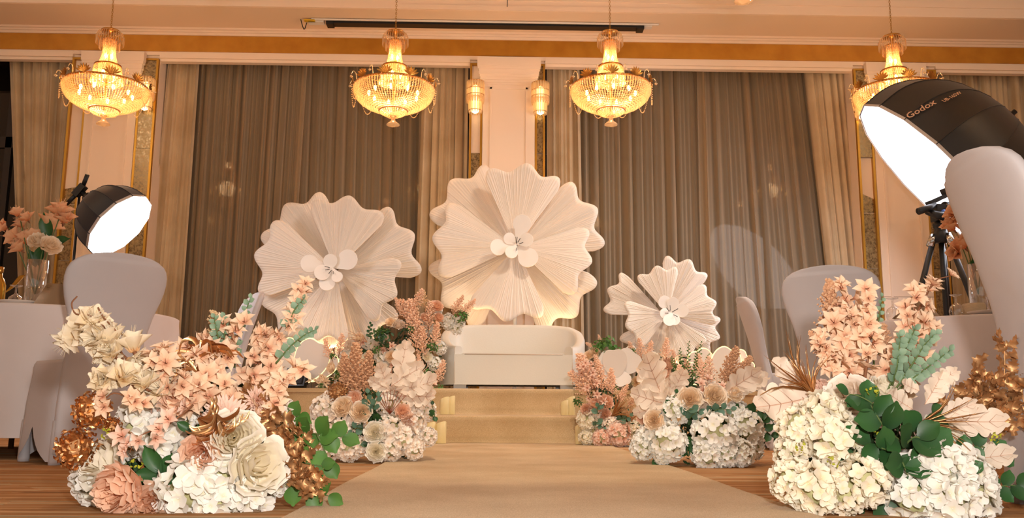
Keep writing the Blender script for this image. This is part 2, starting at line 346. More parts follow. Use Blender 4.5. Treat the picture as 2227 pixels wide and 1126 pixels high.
DR = (
    ('beige drape at the far left, left of the left pilaster', (20, 158, 38, 118), 9.26, .042, .085),
    ('beige drape just right of the left pilaster', (356, 432, 312, 402), 9.25, .042, .08),
    ('beige drape just left of the centre pilaster, behind the large white flower', (920, 1019, 903, 1014), 9.25, .042, .08),
    ('narrow beige drape just right of the centre pilaster', (1189, 1260, 1189, 1268), 9.25, .042, .08),
    ('beige drape just left of the right pilaster, its edge pulled inward', (1750, 1846, 1800, 1890), 9.25, .042, .08),
    ('pleated beige drape at the far right, behind the big umbrella softbox', (2036, 2300, 2070, 2330), 9.26, .05, .14))
for i, (lb, px, Y, am, fo) in enumerate(DR): curtain('drape', lb, px, Y, am, M_drape, fo, seed=i)
SH = (
    ('sheer voile curtain in the left window, beside its left drape', (425, 668, 395, 640), 9.34, .035, .10),
    ('sheer voile curtain in the left window, behind the left giant flower', (650, 930, 632, 925), 9.43, .038, .12),
    ('sheer voile curtain in the right window, beside the centre pilaster', (1250, 1532, 1255, 1545), 9.43, .038, .115),
    ('sheer voile curtain in the right window, beside its right drape', (1515, 1775, 1525, 1835), 9.34, .035, .11))
for i, (lb, px, Y, am, fo) in enumerate(SH): curtain('sheer_curtain', lb, px, Y, am, M_sheer, fo, seed=20 + i)

# projection screen recessed in the soffit
a = P(712, 55, 8.72); b_ = P(1398, 62, 8.72); t = thing('projection_screen', 'long black projection screen slot in the ceiling between two chandeliers', 'projector screen', ((a.x + b_.x) / 2, 8.72, ZS - .012))
hw = (b_.x - a.x) / 2
MB().box((0, 0, -.012), (2 * hw, .10, .03)).build('bottom_bar', M_black, t, False)
for s in (-1, 1): MB().box((s * (hw - .03), -.0, -.018), (.07, .11, .045)).build('end_cap', M_black, t, False)
MB().box((0, -.075, -.004), (2 * hw + .3, .02, .012)).build('slot_edge', M_white, t, False)
MB().box((-hw - .11, -.01, -.008), (.16, .08, .02)).build('bracket', M_white, t, False); MB().box((hw + .05, -.01, -.006), (.08, .07, .015)).build('bracket', M_white, t, False)
MB().box((-hw - .17, -.06, -.012), (.11, .05, .012)).build('warning_sticker', mat('yellow_sticker', 'd8b020', .5), t, False)
MB().tube(bez([(-hw - .26, -.06, 0), (-hw - .24, -.05, -.07), (-hw - .22, -.05, -.10), (-hw - .2, -.05, -.03)], 10), .005).build('cable', M_black, t)
tw = P(1103, 0, 8.3); tag(MB().tube([(tw.x, 8.3, ZS + .42), (tw.x + .004, 8.3, ZS + .2), (tw.x, 8.3, P(1103, 15, 8.3).z)], .004).build('ceiling_wire', M_black), 'short black wire hanging from the ceiling tray above the screen', 'wire')
# ------------------------------------------------------------------ chandeliers
M_bead = thin_glass('crystal_bead', 'fff0d4', .3, .08, .58, 'ffe8c4')
M_crystal = thin_glass('clear_crystal', 'fff4e4', .3, .05, .3, 'ffeccc')
M_bulb = glow('bulb_glow', 'ffc070', 38)
BOWL = [(1.0, 0.0), (1.0, -.09), (.975, -.19), (.92, -.29), (.83, -.38), (.71, -.46), (.55, -.53), (.36, -.585)]
def interp(prof, t):
    q = t * (len(prof) - 1); k = min(int(q), len(prof) - 2); u = q - k; a, b = prof[k], prof[k + 1]; return a[0] + (b[0] - a[0]) * u, a[1] + (b[1] - a[1]) * u
def strings(mb, prof, n, m, r, sag=0.0):
    for i in range(n):
        a = 2 * pi * i / n
        for j in range(m):
            q, z = interp(prof, j / (m - 1)); mb.octa((q * cos(a), q * sin(a), z), r * random.uniform(.9, 1.15))
def ring(mb, r, z, h, d=.02, n=36): mb.lathe([(r - d, z - h / 2), (r, z - h / 2), (r + d * .3, z), (r, z + h / 2), (r - d, z + h / 2), (r - d, z - h / 2)], n)
def make_chandelier(label, loc, S, ztop):
    t = thing('crystal_chandelier', label, 'chandelier', loc, 0, 'crystal chandeliers', S)
    L = (ztop - loc[2]) / S; ch = MB(); z = 1.50; k = 0            # chain links up to the ceiling
    while z < L:
        o = .011; c = V((0, 0, z)); x, y = (V((1, 0, 0)), V((0, 1, 0)))[::(1 if k % 2 else -1)]
        ch.tube([c + x * .02 * cos(2 * pi * i / 8) + V((0, 0, 1)) * .034 * sin(2 * pi * i / 8) for i in range(9)], .006, 4, cap=False); z += .055; k += 1
    ch.build('chain', M_goldtrim, t)
    f = MB(); f.lathe([(.02, 1.6), (.06, 1.54), (.22, 1.50), (.24, 1.47), (.05, 1.46), (.03, 1.3), (.03, -.6)], 20)
    ring(f, .215, 1.22, .05); f.build('canopy_cap', M_brass, t)
    r = MB()
    for i in range(34):                                              # drops of the top crown
        a = 2 * pi * i / 34; r.tube([(.20 * cos(a), .20 * sin(a), 1.47), (.29 * cos(a), .29 * sin(a), 1.43), (.325 * cos(a), .325 * sin(a), 1.34)], .008, 4); r.tube([(.325 * cos(a), .325 * sin(a), 1.34), (.33 * cos(a), .33 * sin(a), 1.13)], [.012, .006], 4)
    for i in range(30):
        a = 2 * pi * i / 30; r.tube([(.24 * cos(a), .24 * sin(a), 1.22), (.245 * cos(a), .245 * sin(a), 1.0)], [.013, .007], 4)
    r.build('crown_drops', M_crystal, t, False)
    n1 = MB(); strings(n1, [(.15, 1.2), (.14, .98), (.16, .8), (.225, .58)], 26, 22, .021); n1.build('neck_strings', M_bead, t, False)
    rg = MB(); ring(rg, .32, .56, .045); rg.build('upper_ring', M_brass, t)
    n2 = MB(); strings(n2, [(.31, .54), (.33, .38), (.375, .12)], 44, 17, .021); n2.build('tier_strings', M_bead, t, False)
    rg = MB(); ring(rg, 1.0, .02, .05, .03, 64); ring(rg, .36, -.59, .035)
    for i in range(8): a = 2 * pi * i / 8; rg.tube([(.03 * cos(a), .03 * sin(a), .1), (1.0 * cos(a), 1.0 * sin(a), .02)], .012, 4)
    rg.build('main_ring', M_brass, t)
    bw = MB(); strings(bw, BOWL, 84, 20, .027); bw.build('bowl_strings', M_bead, t, False)
    bw = MB(); strings(bw, [(.36, -.59), (.30, -.66), (.2, -.71), (.07, -.73)], 34, 8, .024); bw.build('lower_bowl', M_bead, t, False)
    fn = MB().lathe([(.0, -.70), (.05, -.72), (.045, -.80), (.06, -.86), (.16, -.94), (.165, -.965), (.08, -.975), (.03, -1.01), (0, -1.02)], 18); fn.build('finial', M_crystal, t)
    pal = MB()
    for i in range(-3, 4): pal.petal(.22, .055, .1, .15, None, 2, 4, Matrix.Rotation(radians(i * 22), 4, 'Z'))
    pm = pal.mesh('palmette', M_brass); sw = MB().tube(bez([(0, 0, 0), (.02, 0, .16), (.09, 0, .22), (.14, 0, .13)], 8), .010, 4); sw.octa((.14, 0, .07), .045); swm = sw.mesh('scroll', M_crystal)
    N = 10
    gl = MB()
    for j in range(24):
        u = j / 23; gl.octa(((u - .5) * .5, 0, -.44 * sin(pi * u)), .017)
    glm = gl.mesh('bead_swag', M_bead, False); bm = MB().ball((0, 0, 0), .05, 8, 0, (.8, .8, 1.5)).mesh('bulb', M_bulb)
    for i in range(N):
        a = 2 * pi * i / N + .2; c, s = cos(a), sin(a)
        ob('palmette', pm, t, (1.01 * c, 1.01 * s, .03), Matrix(((-s, 0, c), (c, 0, s), (0, 1, 0))))
        a2 = a + pi / N; ob('scroll_arm', swm, t, (1.0 * cos(a2), 1.0 * sin(a2), .02), Quaternion((0, 0, 1), a2))
        ob('bead_swag', glm, t, (1.03 * cos(a2) , 1.03 * sin(a2), -.02), Quaternion((0, 0, 1), a2 + pi / 2))
    for i in range(9): a = 2 * pi * i / 9 + .5; ob('bulb', bm, t, (.62 * cos(a), .62 * sin(a), -.16))
    for i in range(3): a = 2 * pi * i / 3 + .3; ob('bulb', bm, t, (.16 * cos(a), .16 * sin(a), .34))
    for i in range(2): a = pi * i + .4; ob('bulb', bm, t, (.07 * cos(a), .07 * sin(a), .82))
    return t
YC = 7.7; RCH = 90.0 / FPX * YC
def chand_light(loc):
    lamp('POINT', 'chandelier_light', (loc[0], loc[1], loc[2] - .02), 19, WARM, shadow_soft_size=.10)
    lamp('POINT', 'chandelier_light', (loc[0], loc[1], loc[2] + .28 * RCH / .343), 6, WARM, shadow_soft_size=.04)
CH = (('crystal chandelier in front of the left pilaster, overlapping its right mirror strip', 231, 190),
      ('crystal chandelier in front of the left window, above the left giant flower', 857, 192),
      ('crystal chandelier in front of the right window, beside the centre pilaster', 1328, 192),
      ('crystal chandelier above the big umbrella softbox, its bowl partly hidden', 1947, 200))
p0 = P(CH[0][1], CH[0][2], YC); proto = make_chandelier(CH[0][0], p0, RCH, 4.95); chand_light(p0)
for lb, px, py in CH[1:]:
    p = P(px, py, YC); c = dup(proto); c.location = p; c['label'] = lb; chand_light(p)
tip = P(1617, 9, 5.3)
for lb, x in (('crystal chandelier nearer the camera, only its finial tip showing at the top edge', tip.x), ('crystal chandelier high overhead, seen only as a reflection low in the right window', 3.9), ('crystal chandelier high overhead, seen only as a reflection in the left window', -1.7), ('crystal chandelier high overhead at the far left, seen only as a faint reflection', -4.6)):
    c = dup(proto); p = V((x, 5.3, tip.z + 1.02 * RCH)); c.location = p; c['label'] = lb; chand_light(p)

# ------------------------------------------------------------------ wall sconces
M_rod = thin_glass('sconce_rod', 'fff2dc', .25, .05, .45, 'ffeccc'); M_lamp = glow('sconce_glow', 'ffdca0', 4.5)
def make_sconce(label, px, w_):
    y = YW - .06; c = P(px[0], px[1], y); t = thing('wall_sconce', label, 'sconce', (c.x, YW + .01, c.z), 0, 'crystal rod wall sconces')
    R = w_; H1, H2 = .235, .16; MB().box((0, .0, -.02), (.1, .03, .3)).build('backplate', M_brass, t, False)
    m = MB().lathe([(.0, -.24), (.035, -.22), (.04, .05), (.0, .08)], 12); m.build('lamp_core', M_lamp, t, loc=(0, -.08, 0))
    m = MB()
    for z, r in ((.10, R), (.02, R + .004), (-.045, R + .004), (-.07, R - .02), (-.21, R - .02)): m.lathe([(r, z), (r + .006, z + .004), (r, z + .008), (r - .006, z + .004), (r, z)], 20, 0, (0, -.08, 0))
    m.build('ring', M_brass, t)
    rm = MB().tube([(0, 0, .11), (0, 0, .09), (0, 0, -.10), (0, 0, -.125)], [.008, .0115, .0115, .004], 6).mesh('crystal_rod', M_rod); rs = MB().tube([(0, 0, -.05), (0, 0, -.2), (0, 0, -.235)], [.0105, .0105, .003], 6).mesh('crystal_rod', M_rod)
    for i in range(20): a = 2 * pi * i / 20; ob('crystal_rod', rm, t, (R * cos(a), -.08 + R * sin(a), 0))
    for i in range(16): a = 2 * pi * i / 16; ob('crystal_rod', rs, t, ((R - .022) * cos(a), -.08 + (R - .022) * sin(a), 0))
    lamp('POINT', 'sconce_light', (c.x, y - .10, c.z - .02), .15, WARM2, shadow_soft_size=.06)
SCN = (('crystal rod sconce right of the left pilaster, half behind a chandelier', (318, 193), .085), ('crystal rod sconce on the left mirror strip of the centre pilaster', (1034, 200), .085), ('crystal rod sconce on the right mirror strip of the centre pilaster', (1175, 203), .085), ('crystal rod sconce left of the right pilaster, glimpsed behind the chandelier there', (1873, 214), .085))
for lb, px, r in SCN: make_sconce(lb, px, r)

# ------------------------------------------------------------------ stage, step, carpets
YF, YT, ZT, ZP = 6.40, 6.75, .194, .385
st = thing('stage_platform', 'low stage platform covered in gold carpet, under the sofa and giant flowers', 'stage', (0, YT, 0))
MB().b2((-2.6, 0, ZP - .03), (2.6, 2.1, ZP)).build('deck', M_runner, st, False); MB().b2((-2.6, .01, 0), (2.6, .04, ZP - .03)).build('front_panel', M_runner, st, False)
sp = MB().b2((-.56, YF + .012, 0), (.62, YT + .008, ZT - .010)); tag(sp.build('stage_step', M_runner, smooth=False), 'gold carpeted step in front of the stage platform', 'step')
def runner(name, label, x0, x1, prof):
    n = len(prof); pr = [(y, z) for y, z in prof]
    m = MB().grid(lambda u, v: (x0 + (x1 - x0) * u + .004 * sin(31 * v + u), pr[round(v * (n - 1))][0], pr[round(v * (n - 1))][1] + .0), 12, n - 1)
    return tag(m.build(name, M_runner), label, 'carpet')
def rise(y, z0, z1, k=7): return [(y + .012 * sin(pi * i / k) - .0 + .010 * (1 if i in (0,) else 0), z0 + (z1 - z0) * i / k) for i in range(k + 1)]
fl = [(-1.0 + i * (7.385 / 40), .008) for i in range(41)]
o = runner('carpet_runner', 'long gold carpet runner leading to the stage between the flower arrangements', -.49, .80, fl)
r_ = [(YF - .012, .009)] + rise(YF - .006, .02, ZT - .012) + [(YF + .004, ZT + .001), (YF + .04, ZT + .003), (YT - .05, ZT + .004), (YT - .022, ZT + .006)] + rise(YT - .016, ZT + .02, ZP - .01) + [(YT - .004, ZP + .003), (YT + .04, ZP + .006), (YT + .45, ZP + .006)]
runner('step_carpet', 'gold carpet strip running up the step and onto the stage', -.545, .605, r_)

# ------------------------------------------------------------------ sofa
M_leather = mat('cream_leatherette', 'dfdace', .42, bump=.06, bscale=90); M_seam = mat('cream_seam', 'cdb8a2', .5)
sf = thing('tub_sofa', 'small cream leatherette tub sofa standing on the stage', 'sofa', (.166, 7.42, ZP + .006))
half = [(-.463, -.35), (-.53, -.27), (-.575, -.14), (-.596, .02), (-.58, .16), (-.51, .27), (-.38, .335), (-.2, .36), (0, .366)]
path = bez([(x, y, 0) for x, y in half] + [(-x, y, 0) for x, y in half[-2::-1]], 64)
hts = [.335, .345, .385, .445, .50, .54, .556, .562, .564]
def hh(u):
    q = (1 - abs(2 * u - 1)) * 8; k = min(int(q), 7); f = q - k; return hts[k] + (hts[k + 1] - hts[k]) * f
TH = .078
def sect(u, v):
    i = round(u * 64); p = path[i]; d = (path[min(i + 1, 64)] - path[max(i - 1, 0)]).normalized(); n = V((d.y, -d.x, 0)); h = hh(u)
    off, z = [(0, .035), (0, .06), (.0, h * .6), (0, h - .025), (.008, h - .006), (.022, h), (TH - .02, h), (TH - .006, h - .008), (TH, h - .028), (TH + .01, .26)][round(v * 9)]
    return (p.x + n.x * off, p.y + n.y * off, z)
tb = MB().grid(sect, 64, 9)
for u in (0, 1):
    q = [V(sect(u, k / 9)) for k in range(10)]; tb.add(q + [V((q[-1].x, q[-1].y, .035))], [tuple(range(11)) if u else tuple(range(11))[::-1]])
sharp(tb.build('tub_back', M_leather, sf), 50)
ins = [V(sect(k / 32, 1.0)) for k in range(33)]; out = [(p.x * .998, p.y) for p in ins]; out[0] = (-.395, -.352); out[-1] = (.395, -.352)
sm = MB(); n = len(out)
def seatring(s, z): return [V((x * s, (y + .0) * (s if y > -.3 else 1) + (0 if y > -.3 else (1 - s) * -.0), z)) for x, y in out]
vs = seatring(1, .037) + seatring(1, .262) + seatring(.99, .276) + seatring(.96, .282)
fs = [(r * n + i, r * n + (i + 1) % n, (r + 1) * n + (i + 1) % n, (r + 1) * n + i) for r in range(3) for i in range(n)] + [tuple(range(3 * n, 4 * n))]
sm.add(vs, fs); sharp(sm.build('seat', M_leather, sf), 40)
MB().box((0, -.31, .153), (.93, .092, .236)).build('front_panel', M_leather, sf, False)
for s in (-1, 1): MB().tube([(s * .463, -.356, .04), (s * .463, -.353, .33)], .0025, 4).build('seam', M_seam, sf)
MB().tube([(-.385, -.357, .272), (.385, -.357, .272)], .0035, 5).build('piping', M_seam, sf)
for s in (-1, 1):
    for y in (-.27, .22): MB().box((s * .42, y, .02), (.10, .05, .04)).build('leg', M_white, sf, False)

# ------------------------------------------------------------------ giant fabric flowers
def petal_fabric():
    m, nt, b, out = NT('pleated_white_fabric'); L = nt.links.new; b.inputs['Base Color'].default_value = lin('f0e3d6'); b.inputs['Roughness'].default_value = .6
    b.inputs['Sheen Weight'].default_value = .1; t = nn(nt, 'ShaderNodeBsdfTranslucent'); t.inputs[0].default_value = lin('f6e4d0'); ms = nn(nt, 'ShaderNodeMixShader'); ms.inputs[0].default_value = .12
    L(b.outputs[0], ms.inputs[1]); L(t.outputs[0], ms.inputs[2]); L(ms.outputs[0], out.inputs[0]); return m
M_petal = petal_fabric(); M_board = mat('white_foam_board', 'f4ece4', .6); M_wire = mat('dark_wire', '2c221c', .5)
def big_petal(R, ha, seed, pl=.010, dome=.06, nlobe=2.5):
    rnd = random.Random(seed); n = 150; a = radians(ha); ph = rnd.uniform(-.5, .5)
    h = []; v = 0                                            # irregular pleats: random-width sawtooth folds
    while len(h) < n + 1:
        k = rnd.choice((2, 3, 3, 4, 5)); top = rnd.uniform(.3, 1.0)
        h += [top * (1 - abs(2 * j / k - 1)) for j in range(k)]
    def fn(u, w):
        s = 2 * u - 1; th = a * s; e = max(0, abs(s) - .80) / .20
        Rm = R * (.95 + .048 * cos(nlobe * pi * s + ph * (1 - abs(s))) - .035 * abs(s)) * (1 - .09 * e ** 3)
        rr = min(w / .94, 1.0); q = .04 * R + (Rm - .04 * R) * rr
        amp = pl * min(1, .25 + rr) * (1 if rr < .98 else .35)
        z = h[round(u * n)] * amp - dome * R * s * s * rr + .03 * R * sin(3 * s + ph) * rr
        if w > .97: z -= .016
        return (q * sin(th), q * cos(th), z)
    return MB().grid(fn, n, 17)
def teardrop(R, W):
    n = 28; out = [(0, 0)]
    for i in range(n + 1):
        a = -pi * .78 + 2 * pi * .78 * i / n; out.append((W * sin(a), R - W + W * cos(a)))
    return out
def face(ang, tilt, spin=0.0):
    """board frame: petal runs outwards at the picture angle ang (degrees), its face to the viewer, outer end tilted forward by tilt"""
    a = radians(ang); d = V((cos(a), 0, sin(a))); nrm = V((0, -1, 0)); side = d.cross(nrm)
    M = Matrix((side, d, nrm)).transposed().to_4x4(); return M @ Matrix.Rotation(radians(tilt), 4, 'X') @ Matrix.Rotation(radians(spin), 4, 'Y')
def giant_flower(label, px, py, Y, front, back, small, k, floor_z):
    c = P(px, py, Y); s = Y / FPX; t = thing('giant_flower', label, 'flower decoration', (c.x, Y + .16, floor_z), 0, 'giant white fabric flowers')
    hz = c.z - floor_z; O = V((0, -.16, hz))
    MB().tube([(0, .08, .02), (0, .08, hz)], .018, 8).lathe([(0, .0), (.2, 0), (.2, .015), (.03, .022), (0, .022)], 20, 0, (0, .08, 0)).build('stand', M_white, t)
    i = 0
    for grp, off, tl in ((back, .16, 4), (front, .0, 6)):
        for ang, ha, r in grp:
            i += 1; M = face(ang, tl + (i % 3) * 2, (-7, 7, 5)[i % 3] if off else (5, -6, 7)[i % 3])
            big_petal(r * s, ha, k * 31 + i).build('petal', M_petal, t, loc=O + V((0, off + .010 * (i % 4), 0)), rot=M)
    for j, (ang, r, wd) in enumerate(small):
        M = face(ang, 16); m = MB().prism(teardrop(r * s, wd * s), -.006, .006); sharp(m.build('centre_petal', M_board, t, loc=O + V((0, -.07 - .012 * j, 0)), rot=M), 40)
    st_ = MB()
    for q in range(5): a = random.uniform(0, 6.28); st_.tube([(0, 0, 0), (.03 * cos(a), -.09, .03 * sin(a)), (.06 * cos(a), -.12, .06 * sin(a))], .003, 4)
    st_.build('stamens', M_wire, t, loc=O + V((0, -.05, 0)))
    return t
giant_flower('medium giant white flower of pleated fabric, behind the left flowers', 729, 587, 7.75,
    [(80, 34, 168), (170, 33, 178), (-22, 33, 152), (-104, 28, 164)], [(130, 31, 196), (27, 31, 192), (-130, 34, 186), (-62, 30, 176), (-92, 22, 172)],
    [(170, 72, 19), (30, 60, 22), (-107, 54, 17), (110, 32, 15), (208, 42, 17), (-60, 37, 12)], 1, ZP)
giant_flower('largest giant white flower of pleated fabric, standing behind the sofa', 1122, 537, 7.95,
    [(84, 31, 188), (174, 32, 186), (-12, 32, 172), (-99, 33, 172)], [(134, 29, 216), (27, 28, 208), (218, 30, 206), (-47, 29, 204)],
    [(75, 70, 20), (-48, 62, 22), (190, 60, 18), (140, 34, 13), (25, 40, 15), (240, 36, 14)], 2, ZP)
giant_flower('smallest giant white flower of pleated fabric, right of the sofa', 1453, 683, 7.7,
    [(103, 29, 110), (15, 29, 110), (196, 36, 102), (-63, 32, 104)], [(155, 24, 142), (65, 26, 140), (-21, 24, 132), (232, 30, 118), (-92, 26, 118)],
    [(118, 42, 14), (75, 36, 13), (10, 40, 14), (190, 26, 12), (-70, 30, 13), (-110, 32, 13)], 3, ZP)
for x, z, tg, pw in ((P(720, 700, 7.8).x, .62, (-1.5, 8.0, 1.5), 12), (P(870, 700, 7.8).x, .6, (-1.0, 8.0, 1.5), 8), (-.25, .75, (0.05, 8.1, 1.6), 12), (.62, .75, (.5, 8.1, 1.7), 12), (1.55, .6, (1.6, 8.0, 1.2), 8)):
    lamp('SPOT', 'uplight_lamp', (x, 7.80, z), pw, (1.0, .66, .34), tg, spot_size=radians(100), spot_blend=.8, shadow_soft_size=.06)
u0 = P(640, 843, 6.95); ul = thing('uplight', 'black flat LED uplight standing on the stage under the left giant flower', 'stage light', (u0.x, 6.95, ZP), radians(-15))
mm = Matrix.Rotation(radians(-22), 4, 'X')
MB().box((0, .0, .085), (.17, .045, .15), 0, mm).build('housing', M_black, ul, False); MB().box((.0, -.026, .085), (.13, .008, .11), 0, mm).build('lens_panel', mat('dark_lens', '20222a', .15), ul, False)
MB().tube([(-.095, .03, .03), (-.095, .02, .1), (-.095, 0, .0)], .006, 4).tube([(.095, .03, .03), (.095, .02, .1), (.095, 0, .0)], .006, 4).build('bracket', M_black, ul)

# small petal lamps with a lit edge
M_edge = glow('led_edge', 'ffd890', 2.6)
def heart(R, W):
    out = []
    for i in range(40):
        a = 2 * pi * i / 40; r = (1 - .16 * math.exp(-((a - pi / 2) / .35) ** 2)); out.append((W * cos(a) * r * (.45 + .55 * (.5 + .5 * sin(a)) ** .6), R * .5 + R * .5 * sin(a) * r))
    return out
def flower_lamp(label, pet, Y, floor_z, lit=True, white=M_board):
    cx = sum(p[0] for p in pet) / len(pet); c0 = P(pet[0][5][0], pet[0][5][1], Y); s = Y / FPX
    t = thing('petal_lamp', label, 'lamp' if lit else 'flower decoration', (c0.x, Y, floor_z))
    MB().tube([(0, .05, 0), (0, .04, max(.03, c0.z - floor_z))], .008, 6).build('stem', M_white, t)
    for j, (ang, R, W, tilt, dy, (ox, oy)) in enumerate(pet):
        c = P(ox, oy, Y) - V((c0.x, Y, floor_z)); M = face(ang, tilt); o = heart(R * s, W * s)
        p = sharp(MB().prism(o, -.004, .006).build('petal', white, t, loc=c + V((0, dy - .006 * j, 0)), rot=M), 40)
        if lit:
            e = MB(); k = len(o); e.tube([V((x * 1.02, y + (y - R * s * .5) * .02, -.006)) for x, y in o + o[:1]], .0045, 5, cap=False); e.build('led_strip', M_edge, p)
    return t
flower_lamp('petal shaped lamp with glowing edges on the stage beside the black uplight', [(66, 102, 44, 12, 0, (655, 832)), (116, 104, 42, 10, .02, (652, 832)), (40, 92, 32, 14, .03, (662, 826)), (152, 76, 30, 14, .03, (646, 824))], 7.05, ZP)
flower_lamp('unlit white board flower among blossoms right of the sofa', [(140, 62, 30, 10, .0, (1346, 812)), (95, 66, 32, 14, -.02, (1338, 822)), (52, 62, 34, 8, .03, (1346, 812)), (-70, 36, 22, 8, .0, (1346, 806)), (200, 40, 22, 8, .02, (1346, 812))], 6.88, ZP, False)
flower_lamp('petal lamp with glowing edges behind the right astilbe plumes', [(112, 84, 34, 10, .02, (1545, 836)), (66, 88, 36, 10, 0, (1556, 836)), (34, 104, 32, 8, .03, (1545, 828)), (14, 96, 24, 10, .02, (1552, 822)), (150, 60, 26, 10, .03, (1540, 830))], 7.05, ZP)

# ------------------------------------------------------------------ candles
M_wax = mat('ivory_wax', 'f4e2ac', .45, 0, 'ecd694', 6, trans=.25)
def candle(label, px, ytop, ybot, Y, r_px):
    b = P(px, ybot, Y); tp = P(px, ytop, Y); h = tp.z - b.z; r = r_px / FPX * Y; z0 = b.z
    m = MB(); m.grid(lambda u, v: [(lambda a, q: (q[0] * cos(a), q[0] * sin(a), q[1] + (q[2] * (.10 * h * sin(a + 2.2)) )))(2 * pi * u, [(0.001, 0, 0), (r, 0, 0), (r, h * .5, 0), (r, h * .93, 1), (r * .9, h * .955, 1), (r * .78, h * .92, 1), (r * .7, h * .72, .5), (.001, h * .68, 0)][round(v * 7)])][0], 22, 7, 0, None, True)
    t = m.build('pillar_candle', M_wax, loc=(b.x, Y, z0)); sharp(t, 50); tag(t, label, 'candle', 'ivory pillar candles on the step'); MB().tube([(0, 0, h * .66), (.002, 0, h * .8)], .004, 5).build('wick', M_black, t)
zs_ = ZT + .007
def stand_y(px, z, Y): # picture row of a point at height z
    v = V((P(px, 800, Y).x, Y, z)) - CAM; return IH / 2 - FPX * v.dot(UP) / v.dot(FW)
for lb, px, yt, z, Y, r in (('tall ivory pillar candle on the step, nearest the left flowers', 967, 864, zs_, 6.50, 10), ('ivory pillar candle on the step beside the left pair, nearer the middle', 981, 862, zs_, 6.58, 8.5),
    ('short ivory candle on the step beside a taller one at its right', 1228, 871, zs_, 6.52, 8.5), ('taller ivory candle at the right end of the step', 1241, 863, zs_, 6.55, 10),
    ('ivory candle on the floor left of the step, partly behind flowers', 935, 919, .01, 6.22, 12), ('ivory candle on the floor at the left foot of the step', 958, 918, .01, 6.24, 12),
    ('tall slanted ivory candle on the floor at the right foot of the step', 1262, 921, .01, 6.24, 11), ('ivory candle on the floor in front of the pink hydrangeas', 1296, 929, .01, 6.2, 11)):
    candle(lb, px, yt, stand_y(px, z, Y), Y, r)
# ------------------------------------------------------------------ chairs in white covers
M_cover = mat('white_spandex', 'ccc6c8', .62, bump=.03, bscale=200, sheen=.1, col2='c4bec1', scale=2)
def chair_proto():
    t = thing('banquet_chair', '-', 'chair', (0, 0, 0), 0, 'banquet chairs in white stretch covers')
    n = 48
    def skirt(u, v):
        a = 2 * pi * u; c, s = cos(a), sin(a); q = (abs(c) ** 5 + abs(s) ** 5) ** -.2; k = abs(sin(2 * a)) ** .7   # k: 1 on the corners
        lo = .015 + .155 * (1 - k) ** .8 if k < .93 else .015; z, w = [(lo, 1.10), (lo + .06, 1.085), (.30, 1.02), (.42, .98), (.465, .97), (.482, .93), (.488, .55), (.49, .02)][round(v * 7)]
        if round(v * 7) < 3: w += .02 * k
        return (c * q * .205 * w, s * q * .21 * w, z)
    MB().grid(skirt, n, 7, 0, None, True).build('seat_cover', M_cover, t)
    def wid(z): return [(.05, .205), (.25, .2), (.46, .185), (.58, .178), (.70, .204), (.77, .228), (.82, .240), (.86, .2435), (.895, .240), (.922, .229), (.944, .208), (.962, .176), (.975, .132), (.982, .08), (.985, .03)]
    W = wid(0)
    def ww(z):
        for (a, x), (b, y) in zip(W, W[1:]):
            if z <= b: f = max(0, (z - a) / (b - a)); return x + (y - x) * f
        return .03
    zs = [.05, .15, .25, .35, .42, .46, .49, .52, .55, .58, .61, .64, .67, .70, .735, .77, .795, .82, .84, .86, .878, .895, .909, .922, .933, .944, .953, .962, .969, .975, .979, .982, .985]; m = 32
    def back(u, v):
        z = zs[round(v * (len(zs) - 1))]; a = 2 * pi * u; c, s = cos(a), sin(a); hw = ww(z); th = .026 + .012 * max(0, .5 - z)
        if z > .95: th *= .8
        x = hw * (abs(c) ** .35) * (1 if c > 0 else -1); y = th * (abs(s) ** .6) * (1 if s > 0 else -1)
        lean = .30 * max(0, z - .44) ** 1.15 + (.03 * (.3 - z) if z < .3 else 0); bow = .55 * x * x * min(1, max(0, z - .4) * 3)
        return (x, -.195 - lean + y + bow, z)
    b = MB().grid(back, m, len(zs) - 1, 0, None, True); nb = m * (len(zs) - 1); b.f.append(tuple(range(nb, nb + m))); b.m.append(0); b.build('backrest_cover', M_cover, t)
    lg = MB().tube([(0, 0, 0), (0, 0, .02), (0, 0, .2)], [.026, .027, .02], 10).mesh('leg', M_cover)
    for x in (-1, 1):
        for y in (-1, 1): ob('leg', lg, t, (x * .186, y * .190, 0))
    return t
cp_ = chair_proto(); first = [1]
def chair(label, px, py, rz):
    """px, py: where the centre of the chair meets the floor in the picture"""
    g = G(px, py); t = cp_ if first else dup(cp_); first.clear(); t.location = (g.x, g.y, 0); t.rotation_euler = (0, 0, radians(rz)); t['label'] = label; return t
def chair_w(label, x, y, rz, s=1.0):
    t = cp_ if first else dup(cp_); first.clear(); t.location = (x, y, 0); t.rotation_euler = (0, 0, radians(rz)); t['label'] = label; t.scale = (s,) * 3; return t
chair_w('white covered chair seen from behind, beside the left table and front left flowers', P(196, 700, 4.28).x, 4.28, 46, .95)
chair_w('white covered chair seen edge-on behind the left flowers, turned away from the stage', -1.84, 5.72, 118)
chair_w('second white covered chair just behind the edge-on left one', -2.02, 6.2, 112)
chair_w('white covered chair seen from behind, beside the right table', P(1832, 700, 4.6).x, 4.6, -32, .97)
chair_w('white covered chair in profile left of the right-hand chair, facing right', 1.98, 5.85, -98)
chair_w('large nearest white covered chair cut off by the right edge', 1.685, 2.42, -98)

